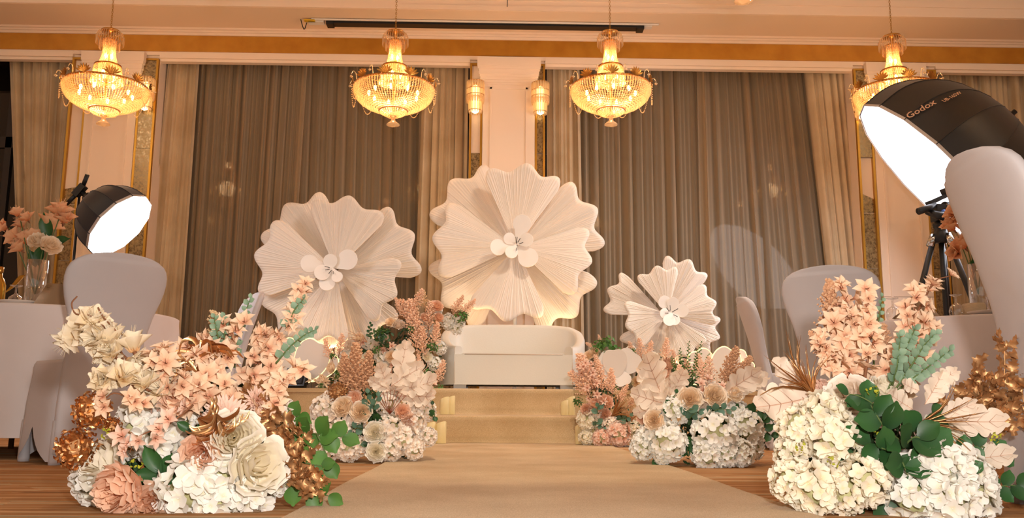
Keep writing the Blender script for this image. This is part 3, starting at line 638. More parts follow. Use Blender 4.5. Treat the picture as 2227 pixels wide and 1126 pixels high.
# ------------------------------------------------------------------ banquet tables
M_cloth = mat('white_tablecloth', 'e9e0df', .75, bump=.03, bscale=200, col2='e0d6d4', scale=2)
M_glass = thin_glass('drinking_glass', 'ffffff', .4, .02)
M_napkin = mat('brown_satin', '8a6a48', .35, .2); M_plate = mat('porcelain', 'e8e0d8', .2); M_gilt = mat('gilt', 'c89a40', .25, .9); M_wicker = mat('wicker', 'cbb89a', .8, bump=.5, bscale=120)
def table(label, x, y, R, seed):
    rnd = random.Random(seed); t = thing('banquet_table', label, 'table', (x, y, 0))
    MB().lathe([(0, .70), (R, .70), (R, .738), (0, .738)], 48).build('tabletop', M_white, t)
    for k in range(4): a = pi / 4 + k * pi / 2; MB().tube([(R * .6 * cos(a), R * .6 * sin(a), 0), (R * .55 * cos(a), R * .55 * sin(a), .7)], .016, 8).build('leg', M_chrome, t)
    ph = [rnd.uniform(0, 6.28) for _ in range(4)]
    def fn(u, v):
        a = 2 * pi * u; k = round(v * 12); z = [.10, .18, .28, .38, .48, .58, .66, .71, .735, .746, .75, .75, .75][k]; d = max(0, .745 - z) / .64
        w_ = sin(11 * a + ph[0] + .5 * sin(3 * a + ph[1])) + .5 * sin(17 * a + ph[2]); r = [R + .004 + .05 * d + .032 * d ** .8 * w_] * 9 + [R + .004, R - .004, R * .5, .002]
        return (r[k] * cos(a), r[k] * sin(a), z)
    o = MB().grid(fn, 180, 12, 0, None, True).build('tablecloth', M_cloth, loc=(x, y, 0)); tag(o, label.replace('round banquet table under', 'white cloth draped over the table,') if 0 else ('floor length white cloth on the ' + label.split()[0] + ' round table'), 'tablecloth'); return t
table('left round banquet table hidden under its white cloth', P(385, 690, 5.1).x - .72, 5.1, .69, 1)
table('right round banquet table hidden under its white cloth', 2.86, 5.2, .72, 2)
ZB = .753
def at(px, Y, z=ZB): q = P(px, 640, Y); return V((q.x, Y, z))
def goblet(label, px, Y, h=.135):
    p = at(px, Y); pr = [(.028, 0), (.036, .02), (.04, .045), (.032, .07), (.012, .085), (.005, .092), (.005, h - .012), (.03, h - .004), (.033, h), (0, h)]
    tag(MB().lathe(pr, 24).build('goblet', M_glass, loc=p), label, 'glass', 'upturned goblets')
goblet('upturned clear goblet on the left table beside the glass vase', 34, 4.84)
goblet('upturned clear goblet on the right table, below the tripod', 2078, 4.86)
goblet('upturned clear goblet on the right table behind the peach blossoms', 1940, 5.05)
def plate(label, px, Y, r=.13, m=M_plate):
    tag(MB().lathe([(0, .004), (r * .6, .004), (r * .7, .008), (r, .018), (r + .003, .021), (r * .7, .012), (0, .009)], 36).build('plate', m, loc=at(px, Y)), label, 'plate', 'dinner plates')
plate('white plate at the edge of the left table, in front of the vase', 44, 4.60, .10); plate('white plate at the edge of the right table beside the near chair', 2160, 4.66)
def napkin(label, px, Y, rz, w_=.2, h=.10):
    mb = MB()
    for k in range(5): mb.grid(lambda u, v: ((u - .5) * w_ * (.4 + .6 * (1 - v)), .03 * k * (1 - v) + .02 * sin(3 * u) * v - .05, v * h * (1 - .10 * k) + .004 * k + .001), 6, 6)
    o = mb.build('napkin', M_napkin, loc=at(px, Y)); o.rotation_euler = (0, 0, rz); tag(o, label, 'napkin', 'folded brown napkins')
napkin('folded brown satin napkin standing on the left table beside the chair back', 122, 4.64, .4, .2, .115); napkin('folded brown satin napkin on the right table behind the blossoms', 1990, 4.95, -.3, .24, .11)
b = at(-4, 4.72); t = thing('gold_bottle', 'tall gold bottle cut off at the left edge of the left table', 'bottle', b); MB().lathe([(0, 0), (.03, 0), (.034, .02), (.034, .12), (.022, .15), (.012, .165), (.012, .19), (0, .19)], 20).build('body', M_gilt, t); MB().lathe([(.013, .185), (.016, .19), (.016, .215), (0, .22)], 12).build('cap', M_brass, t)
tag(MB().petal(.14, .035, .4, .25, None, 4, 8).build('gold_feather', M_gilt, loc=at(12, 4.88) + V((0, 0, .1)), rot=rot2((-.2, -.9, .4), -.9)), 'curled gold leaf ornament behind the upturned goblet on the left table', 'ornament')
tag(MB().lathe([(0, 0), (.04, 0), (.043, .10), (.043, .135), (.038, .137), (.036, .02), (0, .02)], 28).build('gold_tumbler', M_gilt, loc=at(2180, 5.0)), 'brushed gold tumbler on the right table beside the glass vase', 'tumbler')
tag(MB().lathe([(0, .0), (.055, 0), (.06, .02), (.06, .05), (.055, .06), (0, .06)], 24).build('wicker_box', M_wicker, loc=at(2116, 4.84) + V((0, 0, .022))), 'small round woven box on the right table', 'box')
tag(MB().lathe([(0, 0), (.05, 0), (.05, .02), (0, .02)], 24).build('wooden_coaster', mat('coaster_wood', 'c08848', .6), loc=at(2116, 4.84)), 'flat wooden coaster under the woven box on the right table', 'coaster')

# ------------------------------------------------------------------ photographic softboxes and tripod
M_dome = mat('black_nylon', '141a26', .5, bump=.05, bscale=20, sheen=.2); M_dome2 = mat('black_nylon_inner', '171210', .55, sheen=.15)
M_diffL = glow('diffuser_light_small', 'f4f6ff', 20.0); M_diffR = glow('diffuser_light_large', 'f8f6ff', 10.0)
M_lip = mat('white_lip_cloth', 'd8cfc8', .8, trans=.35)
def frame_for(n, upv=V((0, 0, 1))):
    n = n.normalized(); x = upv.cross(n).normalized(); y = n.cross(x); return Matrix((x, y, n)).transposed()
def softbox(label, c, n, R, depth, nseg, dome_m, diff_m, lip, roll=0.0, sag=.0):
    t = thing('softbox', label, 'softbox', c); Rm = frame_for(n) @ Matrix.Rotation(roll, 3, 'Z'); t.rotation_mode = 'QUATERNION'; t.rotation_quaternion = Rm.to_quaternion()
    K = 9; prof = [(R * (1 - (k / K) ** 2.1) ** .55 if k < K else .06 * R, -depth * k / K) for k in range(K + 1)]; prof = [(R * 1.0, lip)] + prof
    d = MB()
    for s in range(nseg):
        a0, a1 = 2 * pi * s / nseg, 2 * pi * (s + 1) / nseg
        d.grid(lambda u, v: (lambda q, a: ((q[0] * (cos(a0) * (1 - u) + cos(a1) * u)), q[0] * (sin(a0) * (1 - u) + sin(a1) * u), q[1]))(prof[round(v * K + v)], 0), 1, K + 1)
    d.build('dome', dome_m, t, False).data.polygons.foreach_set('use_smooth', [True] * len(d.f))
    ribs = MB()
    for s in range(nseg): a0 = 2 * pi * s / nseg; ribs.tube([(q[0] * 1.003 * cos(a0), q[0] * 1.003 * sin(a0), q[1]) for q in prof], .004, 4)
    ribs.build('rib', dome_m, t)
    ang = [2 * pi * s / nseg for s in range(nseg)]; df = MB(); df.add([(0, 0, 0)] + [(R * .985 * cos(a), R * .985 * sin(a), 0) for a in ang], [(0, s + 1, (s + 1) % nseg + 1) for s in range(nseg)]); df.build('diffuser', diff_m, t, False)
    il = MB()
    for s in range(nseg): a0, a1 = ang[s], ang[(s + 1) % nseg]; il.add([(R * .985 * cos(a0), R * .985 * sin(a0), 0), (R * .985 * cos(a1), R * .985 * sin(a1), 0), (R * .992 * cos(a1), R * .992 * sin(a1), lip), (R * .992 * cos(a0), R * .992 * sin(a0), lip)], [(0, 1, 2, 3)])
    il.build('inner_lip', M_lip, t, False)
    lp = MB()
    for s in range(nseg):
        a0, a1 = ang[s], ang[(s + 1) % nseg]; lp.add([(R * 1.004 * cos(a0), R * 1.004 * sin(a0), lip - .02), (R * 1.004 * cos(a1), R * 1.004 * sin(a1), lip - .02), (R * 1.004 * cos(a1), R * 1.004 * sin(a1), lip + .006), (R * 1.004 * cos(a0), R * 1.004 * sin(a0), lip + .006)], [(0, 1, 2, 3)])
    lp.build('edge_binding', M_lip, t, False)
    MB().lathe([(0, -depth + .0), (.06 * R + .02, -depth + .01), (.06 * R + .02, -depth - .03), (.02, -depth - .04), (.02, -depth - .08), (0, -depth - .08)], 20).build('speed_ring', M_black, t)
    return t
def face_dir(c, r, u, toward):
    d = (V(c) - CAM).normalized(); x = (RT - d * RT.dot(d)).normalized(); y = x.cross(d); k = sqrt(1 - toward ** 2) / math.hypot(r, u)
    return x * (r * k) + y * (u * k) - d * toward
Ysb = 6.6; cL = P(257, 487, Ysb); nL = face_dir(cL, .60, -.58, .47)
sL = softbox('small black parabolic softbox with a glowing face, above the left table', cL, nL, .283, .31, 12, M_dome, M_diffL, .02)
YsR = 6.95; RSB, DSB = .815, .63; cR = P(2052, 372, YsR); nR = face_dir(cR, -.72, -.69, .25)
sR = softbox('big black umbrella softbox with a glowing face at the upper right', cR, nR, RSB, DSB, 16, M_dome2, M_diffR, .11, .12)
# lettering printed along one gore of the big dome, above the rim
def lettering(txt, size, col, parent, M, name='lettering'):
    cu = bpy.data.curves.new(name, 'FONT'); cu.body = txt; cu.size = size; cu.extrude = .0006; cu.offset = size * .012; cu.resolution_u = 2
    o = bpy.data.objects.new('tmp', cu); COL.objects.link(o); dg = bpy.context.evaluated_depsgraph_get(); me = bpy.data.meshes.new_from_object(o.evaluated_get(dg)); bpy.data.objects.remove(o)
    me.materials.clear(); me.materials.append(col); q = ob(name, me, parent); q.matrix_local = M; return q
M_print = mat('printed_letters', 'c9a184', .6)
SR_ = sR.rotation_quaternion.to_matrix()
def dome_pt(px, py):
    """point on the big dome's shell met by the picture ray, in the dome's own axes, with its outward normal"""
    inv = SR_.transposed(); o = inv @ (CAM - V(cR)); d = inv @ ray(px, py); R, D = RSB, DSB; best = None
    s = 4.0
    while s < 9:
        q = o + d * s
        if -D < q.z < .1:
            k = -q.z / D; rr = R * max(0, 1 - max(0, k) ** 2.1) ** .55
            if math.hypot(q.x, q.y) < rr: best = q; break
        s += .002
    if best is None: return None
    q = best; e = .01; k0 = -q.z / D; f = lambda z: R * max(0, 1 - max(0, -z / D) ** 2.1) ** .55
    dr = (f(q.z + e) - f(q.z - e)) / (2 * e); n = V((q.x, q.y, 0)).normalized() - V((0, 0, dr)); return q, n.normalized()
for txt, a, b_, sz in (('Godox', (1990, 253), (2028, 232), .077), ('UB-165W', (2053, 225), (2084, 209), .043)):
    qa, qb = dome_pt(*a), dome_pt(*b_)
    if qa and qb:
        x = (qb[0] - qa[0]).normalized(); n = (qa[1] + qb[1]).normalized(); n = (n - x * n.dot(x)).normalized(); y = n.cross(x)
        M = Matrix((x, y, n)).transposed().to_4x4(); M.translation = (qa[0] + n * .012) - (x * .05 if txt == 'Godox' else V((0, 0, 0)))
        lettering(txt, sz, M_print, sR, M)
def stand(label, x, y, top, cat='light stand', name='light_stand', r=.014, base=.36):
    t = thing(name, label, cat, (x, y, 0)); z = top
    MB().tube([(0, 0, .25), (0, 0, z * .55)], r, 10).build('lower_pole', M_black, t); MB().tube([(0, 0, z * .5), (0, 0, z)], r * .7, 10).build('upper_pole', M_chrome if 0 else M_black, t)
    MB().lathe([(r, z * .53), (r * 1.7, z * .535), (r * 1.7, z * .565), (r, z * .57)], 12).build('collar', M_black, t)
    for k in range(3): a = 2 * pi * k / 3 + .4; MB().tube([(0, 0, .55), (base * cos(a), base * sin(a), .015)], r * .8, 8).build('leg', M_black, t)
    return t
bk = cL - nL.normalized() * .41; stand('black light stand carrying the small softbox, behind the left table', bk.x, bk.y, bk.z - .05)
br = cR - nR.normalized() * .60; stand('black light stand carrying the big umbrella softbox', br.x, br.y, br.z - .05, r=.018, base=.5)
bt = thing('flash_head', 'black flash bracket clamped behind the small softbox', 'flash', bk); bt.rotation_mode = 'QUATERNION'; bt.rotation_quaternion = frame_for(nL).to_quaternion()
MB().box((0, 0, -.0), (.05, .10, .05)).build('body', M_black, bt, False); MB().tube([(0, .03, -.0), (-.03, .13, -.02)], .016, 8).build('knob', M_black, bt); MB().tube([(-.0, -.02, -.0), (-.01, -.14, -.0)], .016, 8).build('clamp', M_black, bt)
# video tripod
Yt = 6.3; tt = P(2042, 450, Yt); tp = thing('video_tripod', 'black video tripod with fluid head standing behind the right table', 'tripod', (tt.x, Yt, 0), radians(8))
zt = P(2042, 515, Yt).z; zh = P(2042, 455, Yt).z
MB().lathe([(0, zt - .05), (.055, zt - .04), (.06, zt + .01), (.045, zt + .03), (.04, zt + .06), (.05, zt + .07), (.05, zt + .10), (.03, zt + .11), (0, zt + .11)], 20).build('bowl', M_black, tp)
MB().tube([(0, 0, .5), (0, 0, zt)], .020, 10).build('centre_column', M_black, tp)
for k in range(3):
    a = 2 * pi * k / 3 - pi / 2 + .35; c, s = cos(a), sin(a)
    lg = MB().tube([(.05 * c, .05 * s, zt), (.05 * c + .25 * c, .05 * s + .25 * s, zt * .48)], .020, 10).build('leg', M_black, tp)
    MB().tube([(.26 * c, .26 * s, zt * .55), (.50 * c, .50 * s, .01)], .014, 10).build('leg_extension', M_black, lg); MB().tube([(.05 * c, .05 * s, zt + .012), (.085 * c, .085 * s, zt - .07)], .027, 10).build('leg_joint', M_chrome, lg)
hd = MB().box((0, 0, zh - .03), (.09, .09, .12)).lathe([(0, 0), (.05, 0), (.05, .05), (0, .05)], 18, 0, (0, 0, 0), Matrix.Translation((.07, 0, zh + .01)) @ Matrix.Rotation(radians(90), 4, 'Y') @ Matrix.Translation((0, 0, -.03)))
sharp(hd.build('fluid_head', M_black, tp), 40)
R25 = Matrix.Translation((0, 0, zh + .055)) @ Matrix.Rotation(radians(-24), 4, 'Y')
MB().box((0.02, 0, .02), (.20, .07, .03), 0, R25).build('camera_plate', M_black, tp, False); MB().box((.10, -.01, .05), (.07, .07, .05), 0, R25).build('clamp_block', M_black, tp, False)
MB().tube([(-.05, -.03, zh + .03), (-.10, -.04, zh + .0), (-.20, -.05, zh - .035)], [.016, .024, .026], 12).build('grip', M_black, tp)
MB().tube([(-.10, .0, zh - .02), (-.06, -.06, zh - .06), (.02, -.06, zh - .06)], [.022, .03, .03], 12).build('pan_drag_knob', M_black, tp)
MB().lathe([(0, 0), (.018, 0), (.018, .012), (0, .012)], 14, 0, (0, 0, 0), Matrix.Translation((0, -.045, zh - .03)) @ Matrix.Rotation(radians(90), 4, 'X')).build('blue_badge', mat('blue_badge', '2a62c8', .35), tp)
MB().lathe([(0, 0), (.045, 0), (.045, .016), (0, .016)], 18, 0, (0, 0, 0), Matrix.Translation((.11, -.01, zh + .13))).build('top_knob', M_chrome, tp)
# ------------------------------------------------------------------ artificial flowers: templates (radius or length 1)
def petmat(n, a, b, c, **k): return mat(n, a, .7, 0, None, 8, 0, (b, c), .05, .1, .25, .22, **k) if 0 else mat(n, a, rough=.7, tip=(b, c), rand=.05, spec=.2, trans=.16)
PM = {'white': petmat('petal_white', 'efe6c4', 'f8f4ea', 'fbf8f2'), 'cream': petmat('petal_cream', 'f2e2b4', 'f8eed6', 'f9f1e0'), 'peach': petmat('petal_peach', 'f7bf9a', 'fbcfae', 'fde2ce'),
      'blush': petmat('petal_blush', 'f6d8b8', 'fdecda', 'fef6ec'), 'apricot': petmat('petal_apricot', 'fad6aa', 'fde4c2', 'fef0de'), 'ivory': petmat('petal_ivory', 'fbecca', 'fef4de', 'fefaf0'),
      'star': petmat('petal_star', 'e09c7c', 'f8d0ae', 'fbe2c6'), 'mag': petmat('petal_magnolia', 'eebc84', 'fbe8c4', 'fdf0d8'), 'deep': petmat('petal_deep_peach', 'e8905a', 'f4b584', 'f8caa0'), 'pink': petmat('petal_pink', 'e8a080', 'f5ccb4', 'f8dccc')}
G_dark = mat('leaf_dark', '28492a', .45, tip=('30592e', '386634'), rand=.2, trans=.1); G_mid = mat('leaf_mid', '46702c', .5, tip=('507c34', '608c40'), rand=.2, trans=.15)
G_euc = mat('leaf_eucalyptus', '6c8c70', .6, tip=('85a286', '98b498'), rand=.12, trans=.15); G_blue = mat('leaf_bluegreen', '4c6f5c', .55, tip=('587c66', '628672'), rand=.12, trans=.1)
G_lime = mat('leaf_lime', 'b0b030', .6, rand=.1); M_stem = mat('stem_green', '5a6e3a', .7); M_twig = mat('twig_brown', '8a5a3c', .8)
M_au = mat('gold_foil', 'd2a272', .36, 1.0, rand=.15); M_cu = mat('copper_foil', 'c89868', .46, .7, rand=.15); M_ast = mat('astilbe_peach', 'fac8a4', .8, col2='fee4cc', scale=30, rand=.06); M_pam = mat('pampas_tan', 'e2b690', .85, col2='d2a07c', scale=30, rand=.06)
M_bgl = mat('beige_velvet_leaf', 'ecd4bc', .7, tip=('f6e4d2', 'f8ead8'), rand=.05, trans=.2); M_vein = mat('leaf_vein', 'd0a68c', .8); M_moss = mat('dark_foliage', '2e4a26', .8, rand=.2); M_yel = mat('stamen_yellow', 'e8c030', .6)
M_hcore = mat('hydrangea_core', 'c8c490', .8)
TM = {}
rp_ = lambda v: (.30 + .70 * sin(pi * min(.5, v * .56))) * (1 - .55 * max(0, v - .72) ** 2 * 12 * .28)
def rose_rings(mb, rings, seed, ruff=.05, nu=4, nv=4):
    rnd = random.Random(seed)
    for r, zt, n, dph, flare in rings:
        off = rnd.uniform(0, 6.28)
        for k in range(n): rose_petal(mb, r, zt, off + 2 * pi * k / n + rnd.uniform(-.15, .15), dph, flare, rnd, ruff, nu, nv)
def rose_petal(mb, r, zt, phi, dph, flare, rnd, ruff, nu, nv, zb=-.45):
    p1, p2, dz, sk = rnd.uniform(0, 6), rnd.uniform(0, 6), rnd.uniform(-.07, .07), rnd.choice((-1, 1, 1)) * .07
    def fn(u, v):
        s = 2 * u - 1; a = phi + dph * s * (.30 + .70 * sin(pi * min(.5, .12 + v * .58))) * (1 - .22 * max(0, v - .75) * 4 * abs(s)); top = zt + dz - .13 * s * s
        rho = .05 + (r - .05) * sin(pi / 2 * min(1, v * 1.5)) ** .75 - .10 * r * max(0, v - .5) * (1 - abs(s)) + flare * max(0, v - .72) ** 2 * 7 + sk * s * v + ruff * .5 * sin(5 * s + p1) * v
        z = zb + (top - zb) * v ** .9 - flare * max(0, v - .85) ** 2 * 9 + ruff * sin(6 * s + p2) * v * v
        return (rho * cos(a), rho * sin(a), z)
    mb.grid(fn, nu, nv, 0, lambda u, v: min(1, v * (.30 + .75 * r)))
def T_rose(col, v=0):
    """open garden rose: a bud mesh and one loose outer petal that is copied around it"""
    k = ('rose', col, v)
    if k not in TM:
        mb = MB(); rose_rings(mb, [(.10, .66, 3, 1.2, .0), (.21, .70, 4, .9, .02), (.33, .70, 5, .72, .05), (.46, .66, 6, .6, .08), (.60, .56, 6, .6, .12)], 3 + v, .05, 5, 6)
        a = MB(); rnd = random.Random(9 + v); rose_petal(a, .75, .40, 0, .60, .18, rnd, .06, 6, 6); b = MB(); rose_petal(b, .90, .14, 0, .60, .22, rnd, .07, 6, 6)
        
        for q in (mb, a, b): q.v = [(x, y, z * .8) for x, y, z in q.v]
        TM[k] = (mb.mesh('rose', PM[col]), a.mesh('petal', PM[col]), b.mesh('petal', PM[col]))
    return TM[k]
def T_small_rose(col, v=0):
    k = ('srose', col, v)
    if k not in TM:
        mb = MB(); rose_rings(mb, [(.12, .68, 3, 1.2, .0), (.30, .68, 4, .85, .05), (.50, .60, 5, .7, .10), (.70, .42, 6, .62, .16), (.88, .12, 6, .6, .2)], 5 + v, .06, 4, 4); mb.v = [(x, y, z * .8) for x, y, z in mb.v]; TM[k] = mb.mesh('rose', PM[col])
    return TM[k]
def T_peony(col, v=0):
    k = ('peony', col, v)
    if k not in TM:
        mb = MB(); rose_rings(mb, [(.12, .58, 4, .7, .0), (.25, .60, 7, .46, .03), (.38, .58, 9, .4, .05), (.52, .52, 10, .38, .07), (.66, .40, 11, .36, .1), (.80, .22, 11, .36, .12), (.92, -.02, 11, .36, .14)], 15 + v, .06, 3, 3); TM[k] = mb.mesh('peony', PM[col])
    return TM[k]
def T_mum(col, v=0):
    k = ('mum', col, v)
    if k not in TM:
        mb = MB(); rnd = random.Random(v)
        for el, n, L in ((80, 8, .5), (62, 14, .7), (45, 18, .85), (28, 20, .95), (10, 20, 1.0), (-10, 18, .95)):
            for i in range(n):
                M = Matrix.Rotation(2 * pi * (i + rnd.random() * .6) / n, 4, 'Z') @ Matrix.Rotation(radians(el + rnd.uniform(-7, 7)), 4, 'X'); mb.petal(L, .20, -.3, -.08, None, 2, 3, M)
        TM[k] = mb.mesh('chrysanthemum', PM[col])
    return TM[k]
def T_bud_big(col, v=0):
    """tall half-closed cream peony with broad overlapping crinkled petals"""
    k = ('bud', col, v)
    if k not in TM:
        mb = MB(); rose_rings(mb, [(.2, .9, 3, 1.1, .0), (.36, 1.0, 4, .9, .05), (.52, .95, 4, .85, .10), (.68, .8, 5, .7, .16), (.84, .55, 5, .66, .26)], 25 + v, .075, 6, 5); mb.v = [(x, y, z * .72) for x, y, z in mb.v]; TM[k] = mb.mesh('peony', PM[col])
    return TM[k]
def floret(mb, M, s, rnd):
    for q in range(4):
        mb.petal(.9 * s, .92 * s, .12, .12, lambda v: .25 + .75 * sin(pi * min(.5, v * .62)) * (1 - .5 * max(0, v - .7) ** 2 * 9), 3, 2, M @ Matrix.Rotation(pi / 2 * q + rnd.uniform(-.15, .15), 4, 'Z') @ Matrix.Rotation(radians(rnd.uniform(8, 30)), 4, 'X'), 0, .06)
def fib(n, zmin):
    out = []
    for i in range(n):
        z = 1 - (1 - zmin) * (i + .5) / n; a = i * 2.39996; r = sqrt(max(0, 1 - z * z)); out.append(V((r * cos(a), r * sin(a), z)))
    return out
def T_hyd(col, v=0, n=46, fs=.36):
    k = ('hyd', col, v, n)
    if k not in TM:
        mb = MB(); rnd = random.Random(40 + v)
        for d in fib(n, -.45):
            d = (d + V((rnd.uniform(-.12, .12), rnd.uniform(-.12, .12), rnd.uniform(-.12, .12)))).normalized(); p = V((d.x, d.y, d.z * .82)) * rnd.uniform(.80, .97)
            M = Matrix.Translation(p) @ (rot2(d + V((rnd.uniform(-.3, .3), rnd.uniform(-.3, .3), rnd.uniform(-.3, .3))), rnd.uniform(0, 6)).to_matrix().to_4x4()); floret(mb, M, fs * rnd.uniform(.85, 1.15), rnd)
        mb.ball((0, 0, -.05), .62, 10, 1); TM[k] = mb.mesh('hydrangea', [PM[col], M_hcore])
    return TM[k]
def T_floret(col):
    k = ('floret', col)
    if k not in TM: mb = MB(); floret(mb, Matrix(), 1.0, random.Random(3)); mb.octa((0, 0, .05), .07); TM[k] = mb.mesh('floret', PM[col])
    return TM[k]
def T_core():
    if 'core' not in TM: TM['core'] = MB().ball((0, 0, -.05), .66, 10).mesh('hydrangea', M_hcore)
    return TM['core']
def T_star(col, v=0, n=6, w_=.48, el=28, stam=5):
    k = ('star', col, v)
    if k not in TM:
        mb = MB(); rnd = random.Random(60 + v)
        for i in range(n):
            M = Matrix.Rotation(2 * pi * i / n + rnd.uniform(-.12, .12), 4, 'Z') @ Matrix.Rotation(radians(el + rnd.uniform(-14, 14)), 4, 'X')
            mb.petal(1.0 * rnd.uniform(.9, 1.05), w_, .35, -.16, lambda v: (.22 + .78 * sin(pi * min(1, .1 + v * .78))) * (1 - max(0, v - .7) ** 2 * 8), 3, 4, M)
        for i in range(stam): a = rnd.uniform(0, 6.28); mb.tube([(0, 0, .02), (.16 * cos(a), .16 * sin(a), .42)], [.02, .012], 3, 1); 
        mb.tube([(0, 0, -.25), (0, 0, .05)], [.03, .07], 4, 1); TM[k] = mb.mesh('blossom', [PM[col], M_twig])
    return TM[k]
def T_mag(col='mag', v=0):
    k = ('mag', col, v)
    if k not in TM:
        mb = MB(); rnd = random.Random(70 + v)
        for el, n in ((64, 4), (38, 5)):
            for i in range(n):
                M = Matrix.Rotation(2 * pi * i / n + rnd.uniform(-.2, .2), 4, 'Z') @ Matrix.Rotation(radians(el + rnd.uniform(-10, 10)), 4, 'X'); mb.petal(1.05, .78, .4, -.05, lambda v: (.25 + .75 * sin(pi * min(1, .08 + v * .72))) * (1 - max(0, v - .82) ** 2 * 16), 4, 5, M, 0, .05)
        for i in range(12):
            a = rnd.uniform(0, 6.28); mb.tube([(0, 0, .1), (.14 * cos(a), .14 * sin(a), .7), (.36 * cos(a), .36 * sin(a), 1.15)], [.018, .014, .008], 3)
        mb.tube([(0, 0, -.25), (0, 0, .1)], [.05, .12], 5, 1); TM[k] = mb.mesh('blossom', [PM[col], M_twig])
    return TM[k]
def T_leaf(m, kind='round'):
    k = ('leaf', kind, m.name)
    if k not in TM:
        mb = MB()
        if kind == 'round': mb.petal(1, .86, .12, .08, lambda v: sin(pi * min(1, .03 + v * .94)) ** .55, 4, 6)
        elif kind == 'oval': mb.petal(1, .5, .22, .12, lambda v: sin(pi * min(1, .02 + v * .96)) ** .75, 4, 6)
        elif kind == 'blade': mb.petal(1, .14, .3, .35, lambda v: sin(pi * min(1, .12 + v * .87)) ** .7, 2, 5)
        elif kind == 'holly':
            pr = [.12, .42, .22, .62, .36, .66, .34, .52, .2, .26, .02]
            mb.grid(lambda u, v: ((2 * u - 1) * .62 * pr[round(v * 10)], v * 1.0 + (.06 if round(v * 10) % 2 else -.02) * abs(2 * u - 1), .16 * abs(2 * u - 1) * sin(9 * v) + .22 * v * v), 4, 10, 0, lambda u, v: v)
        TM[k] = mb.mesh('leaf', m)
    return TM[k]
def T_fabric_leaf(v=0):
    """broad velvet leaf with rounded lobes, and its midrib"""
    k = ('fleaf', v)
    if k not in TM:
        L = 1.0
        def wv(v): return sin(pi * min(1, .03 + v * .95)) ** .6 * (.72 + .28 * abs(sin(4.5 * pi * v)) ** .6)
        bend = (.20, -.14, .28)[v % 3]
        def z(x, v): return .05 * sin(5 * pi * v) * abs(x) + .12 * abs(x) + bend * v * v
        mb = MB().grid(lambda u, v: ((2 * u - 1) * .31 * wv(v), v * L + .12 * abs(2 * u - 1) * (1 - v * .5), z(2 * u - 1, v)), 10, 27, 0, lambda u, v: .25 + .75 * abs(2 * u - 1))
        rb = MB().tube([(0, v_ / 8, z(0, v_ / 8) + .006) for v_ in range(9)], [.012 - .001 * i for i in range(9)], 4)
        for i in range(1, 5):
            for s in (-1, 1): y = i / 5.2; rb.tube([(0, y, z(0, y) + .006), (s * .12, y + .10, z(.4, y + .1) + .006), (s * .22 * wv(min(1, y + .2)), y + .19, z(.75, min(1, y + .19)) + .004)], [.006, .004, .002], 3)
        TM[k] = (mb.mesh('fabric_leaf', M_bgl), rb.mesh('midrib', M_vein))
    return TM[k]
def T_plume(m, v=0, dens=0):
    """feathery plume: a stalk set with side branches of tiny beads"""
    k = ('plume', m.name, v)
    if k not in TM:
        dens = dens or (1.9 if m is M_pam else 1.15)
        rnd = random.Random(80 + v); mb = MB().tube([(0, 0, 0), (.02, .5, .01), (0, 1, .02)], [.014, .010, .004], 4, 1)
        for i in range(int(46 * dens)):
            y = .16 + .84 * (i / (46 * dens)) ** .9; a = i * 2.4; ln = (.30 * (1 - y) ** .8 + .035) * rnd.uniform(.7, 1.2); d = V((cos(a), .75, sin(a))).normalized()
            for j in range(7): q = V((0, y, 0)) + d * ln * (j + 1) / 7; mb.octa(q + V((rnd.uniform(-.014, .014), rnd.uniform(-.014, .014), rnd.uniform(-.014, .014))), rnd.uniform(.016, .030))
        TM[k] = mb.mesh('plume', [m, M_twig], False)
    return TM[k]
def T_bush(m, v=0, n=150, ls=.2, zmin=-.4, nm='greenery'):
    k = ('bush', m.name, v, nm)
    if k not in TM:
        rnd = random.Random(90 + v); mb = MB()
        for i in range(n):
            d = V((rnd.gauss(0, 1), rnd.gauss(0, 1), rnd.gauss(0, 1))).normalized()
            if d.z < zmin: d.z = -d.z
            p = d * rnd.uniform(.45, 1.0); M = Matrix.Translation(p) @ rot2(d + V((rnd.uniform(-.7, .7), rnd.uniform(-.7, .7), rnd.uniform(-.7, .7))), rnd.uniform(0, 6)).to_matrix().to_4x4()
            mb.petal(ls, ls * .7, .2, .2, lambda v: sin(pi * (.08 + v * .88)) ** .6, 2, 2, M, 0, 0, -ls / 2)
        TM[k] = mb.mesh(nm, m)
    return TM[k]
def T_fern(m, v=0):
    """arching flat strands of a foil fern"""
    k = ('fern', m.name, v)
    if k not in TM:
        rnd = random.Random(100 + v); mb = MB()
        for i in range(18):
            a = radians(-85 + 170 * i / 17 + rnd.uniform(-9, 9)); L = rnd.uniform(.7, 1.05); dz = rnd.uniform(-.3, .5); w_ = rnd.uniform(.035, .06)
            c = bez([(0, 0, 0), (.35 * L * sin(a) * .7, .62 * L * (.5 + .5 * cos(a)), dz * .3), (.8 * L * sin(a), .68 * L * (.45 + .55 * cos(a)), dz * .8), (1.0 * L * sin(a), .36 * L * (.4 + .6 * cos(a)), dz)], 10)
            def fn(u, t, c=c, w_=w_):
                j = round(t * 10); d = (c[min(j + 1, 10)] - c[max(j - 1, 0)]).normalized(); n = V((-d.y, d.x, .25)).normalized(); q = w_ * sin(pi * min(.97, .12 + t * .86)) ** .6
                return c[j] + n * (2 * u - 1) * q + V((0, 0, .35 * q * abs(2 * u - 1)))
            mb.grid(fn, 2, 10)
        TM[k] = mb.mesh('foil_fern', m)
    return TM[k]
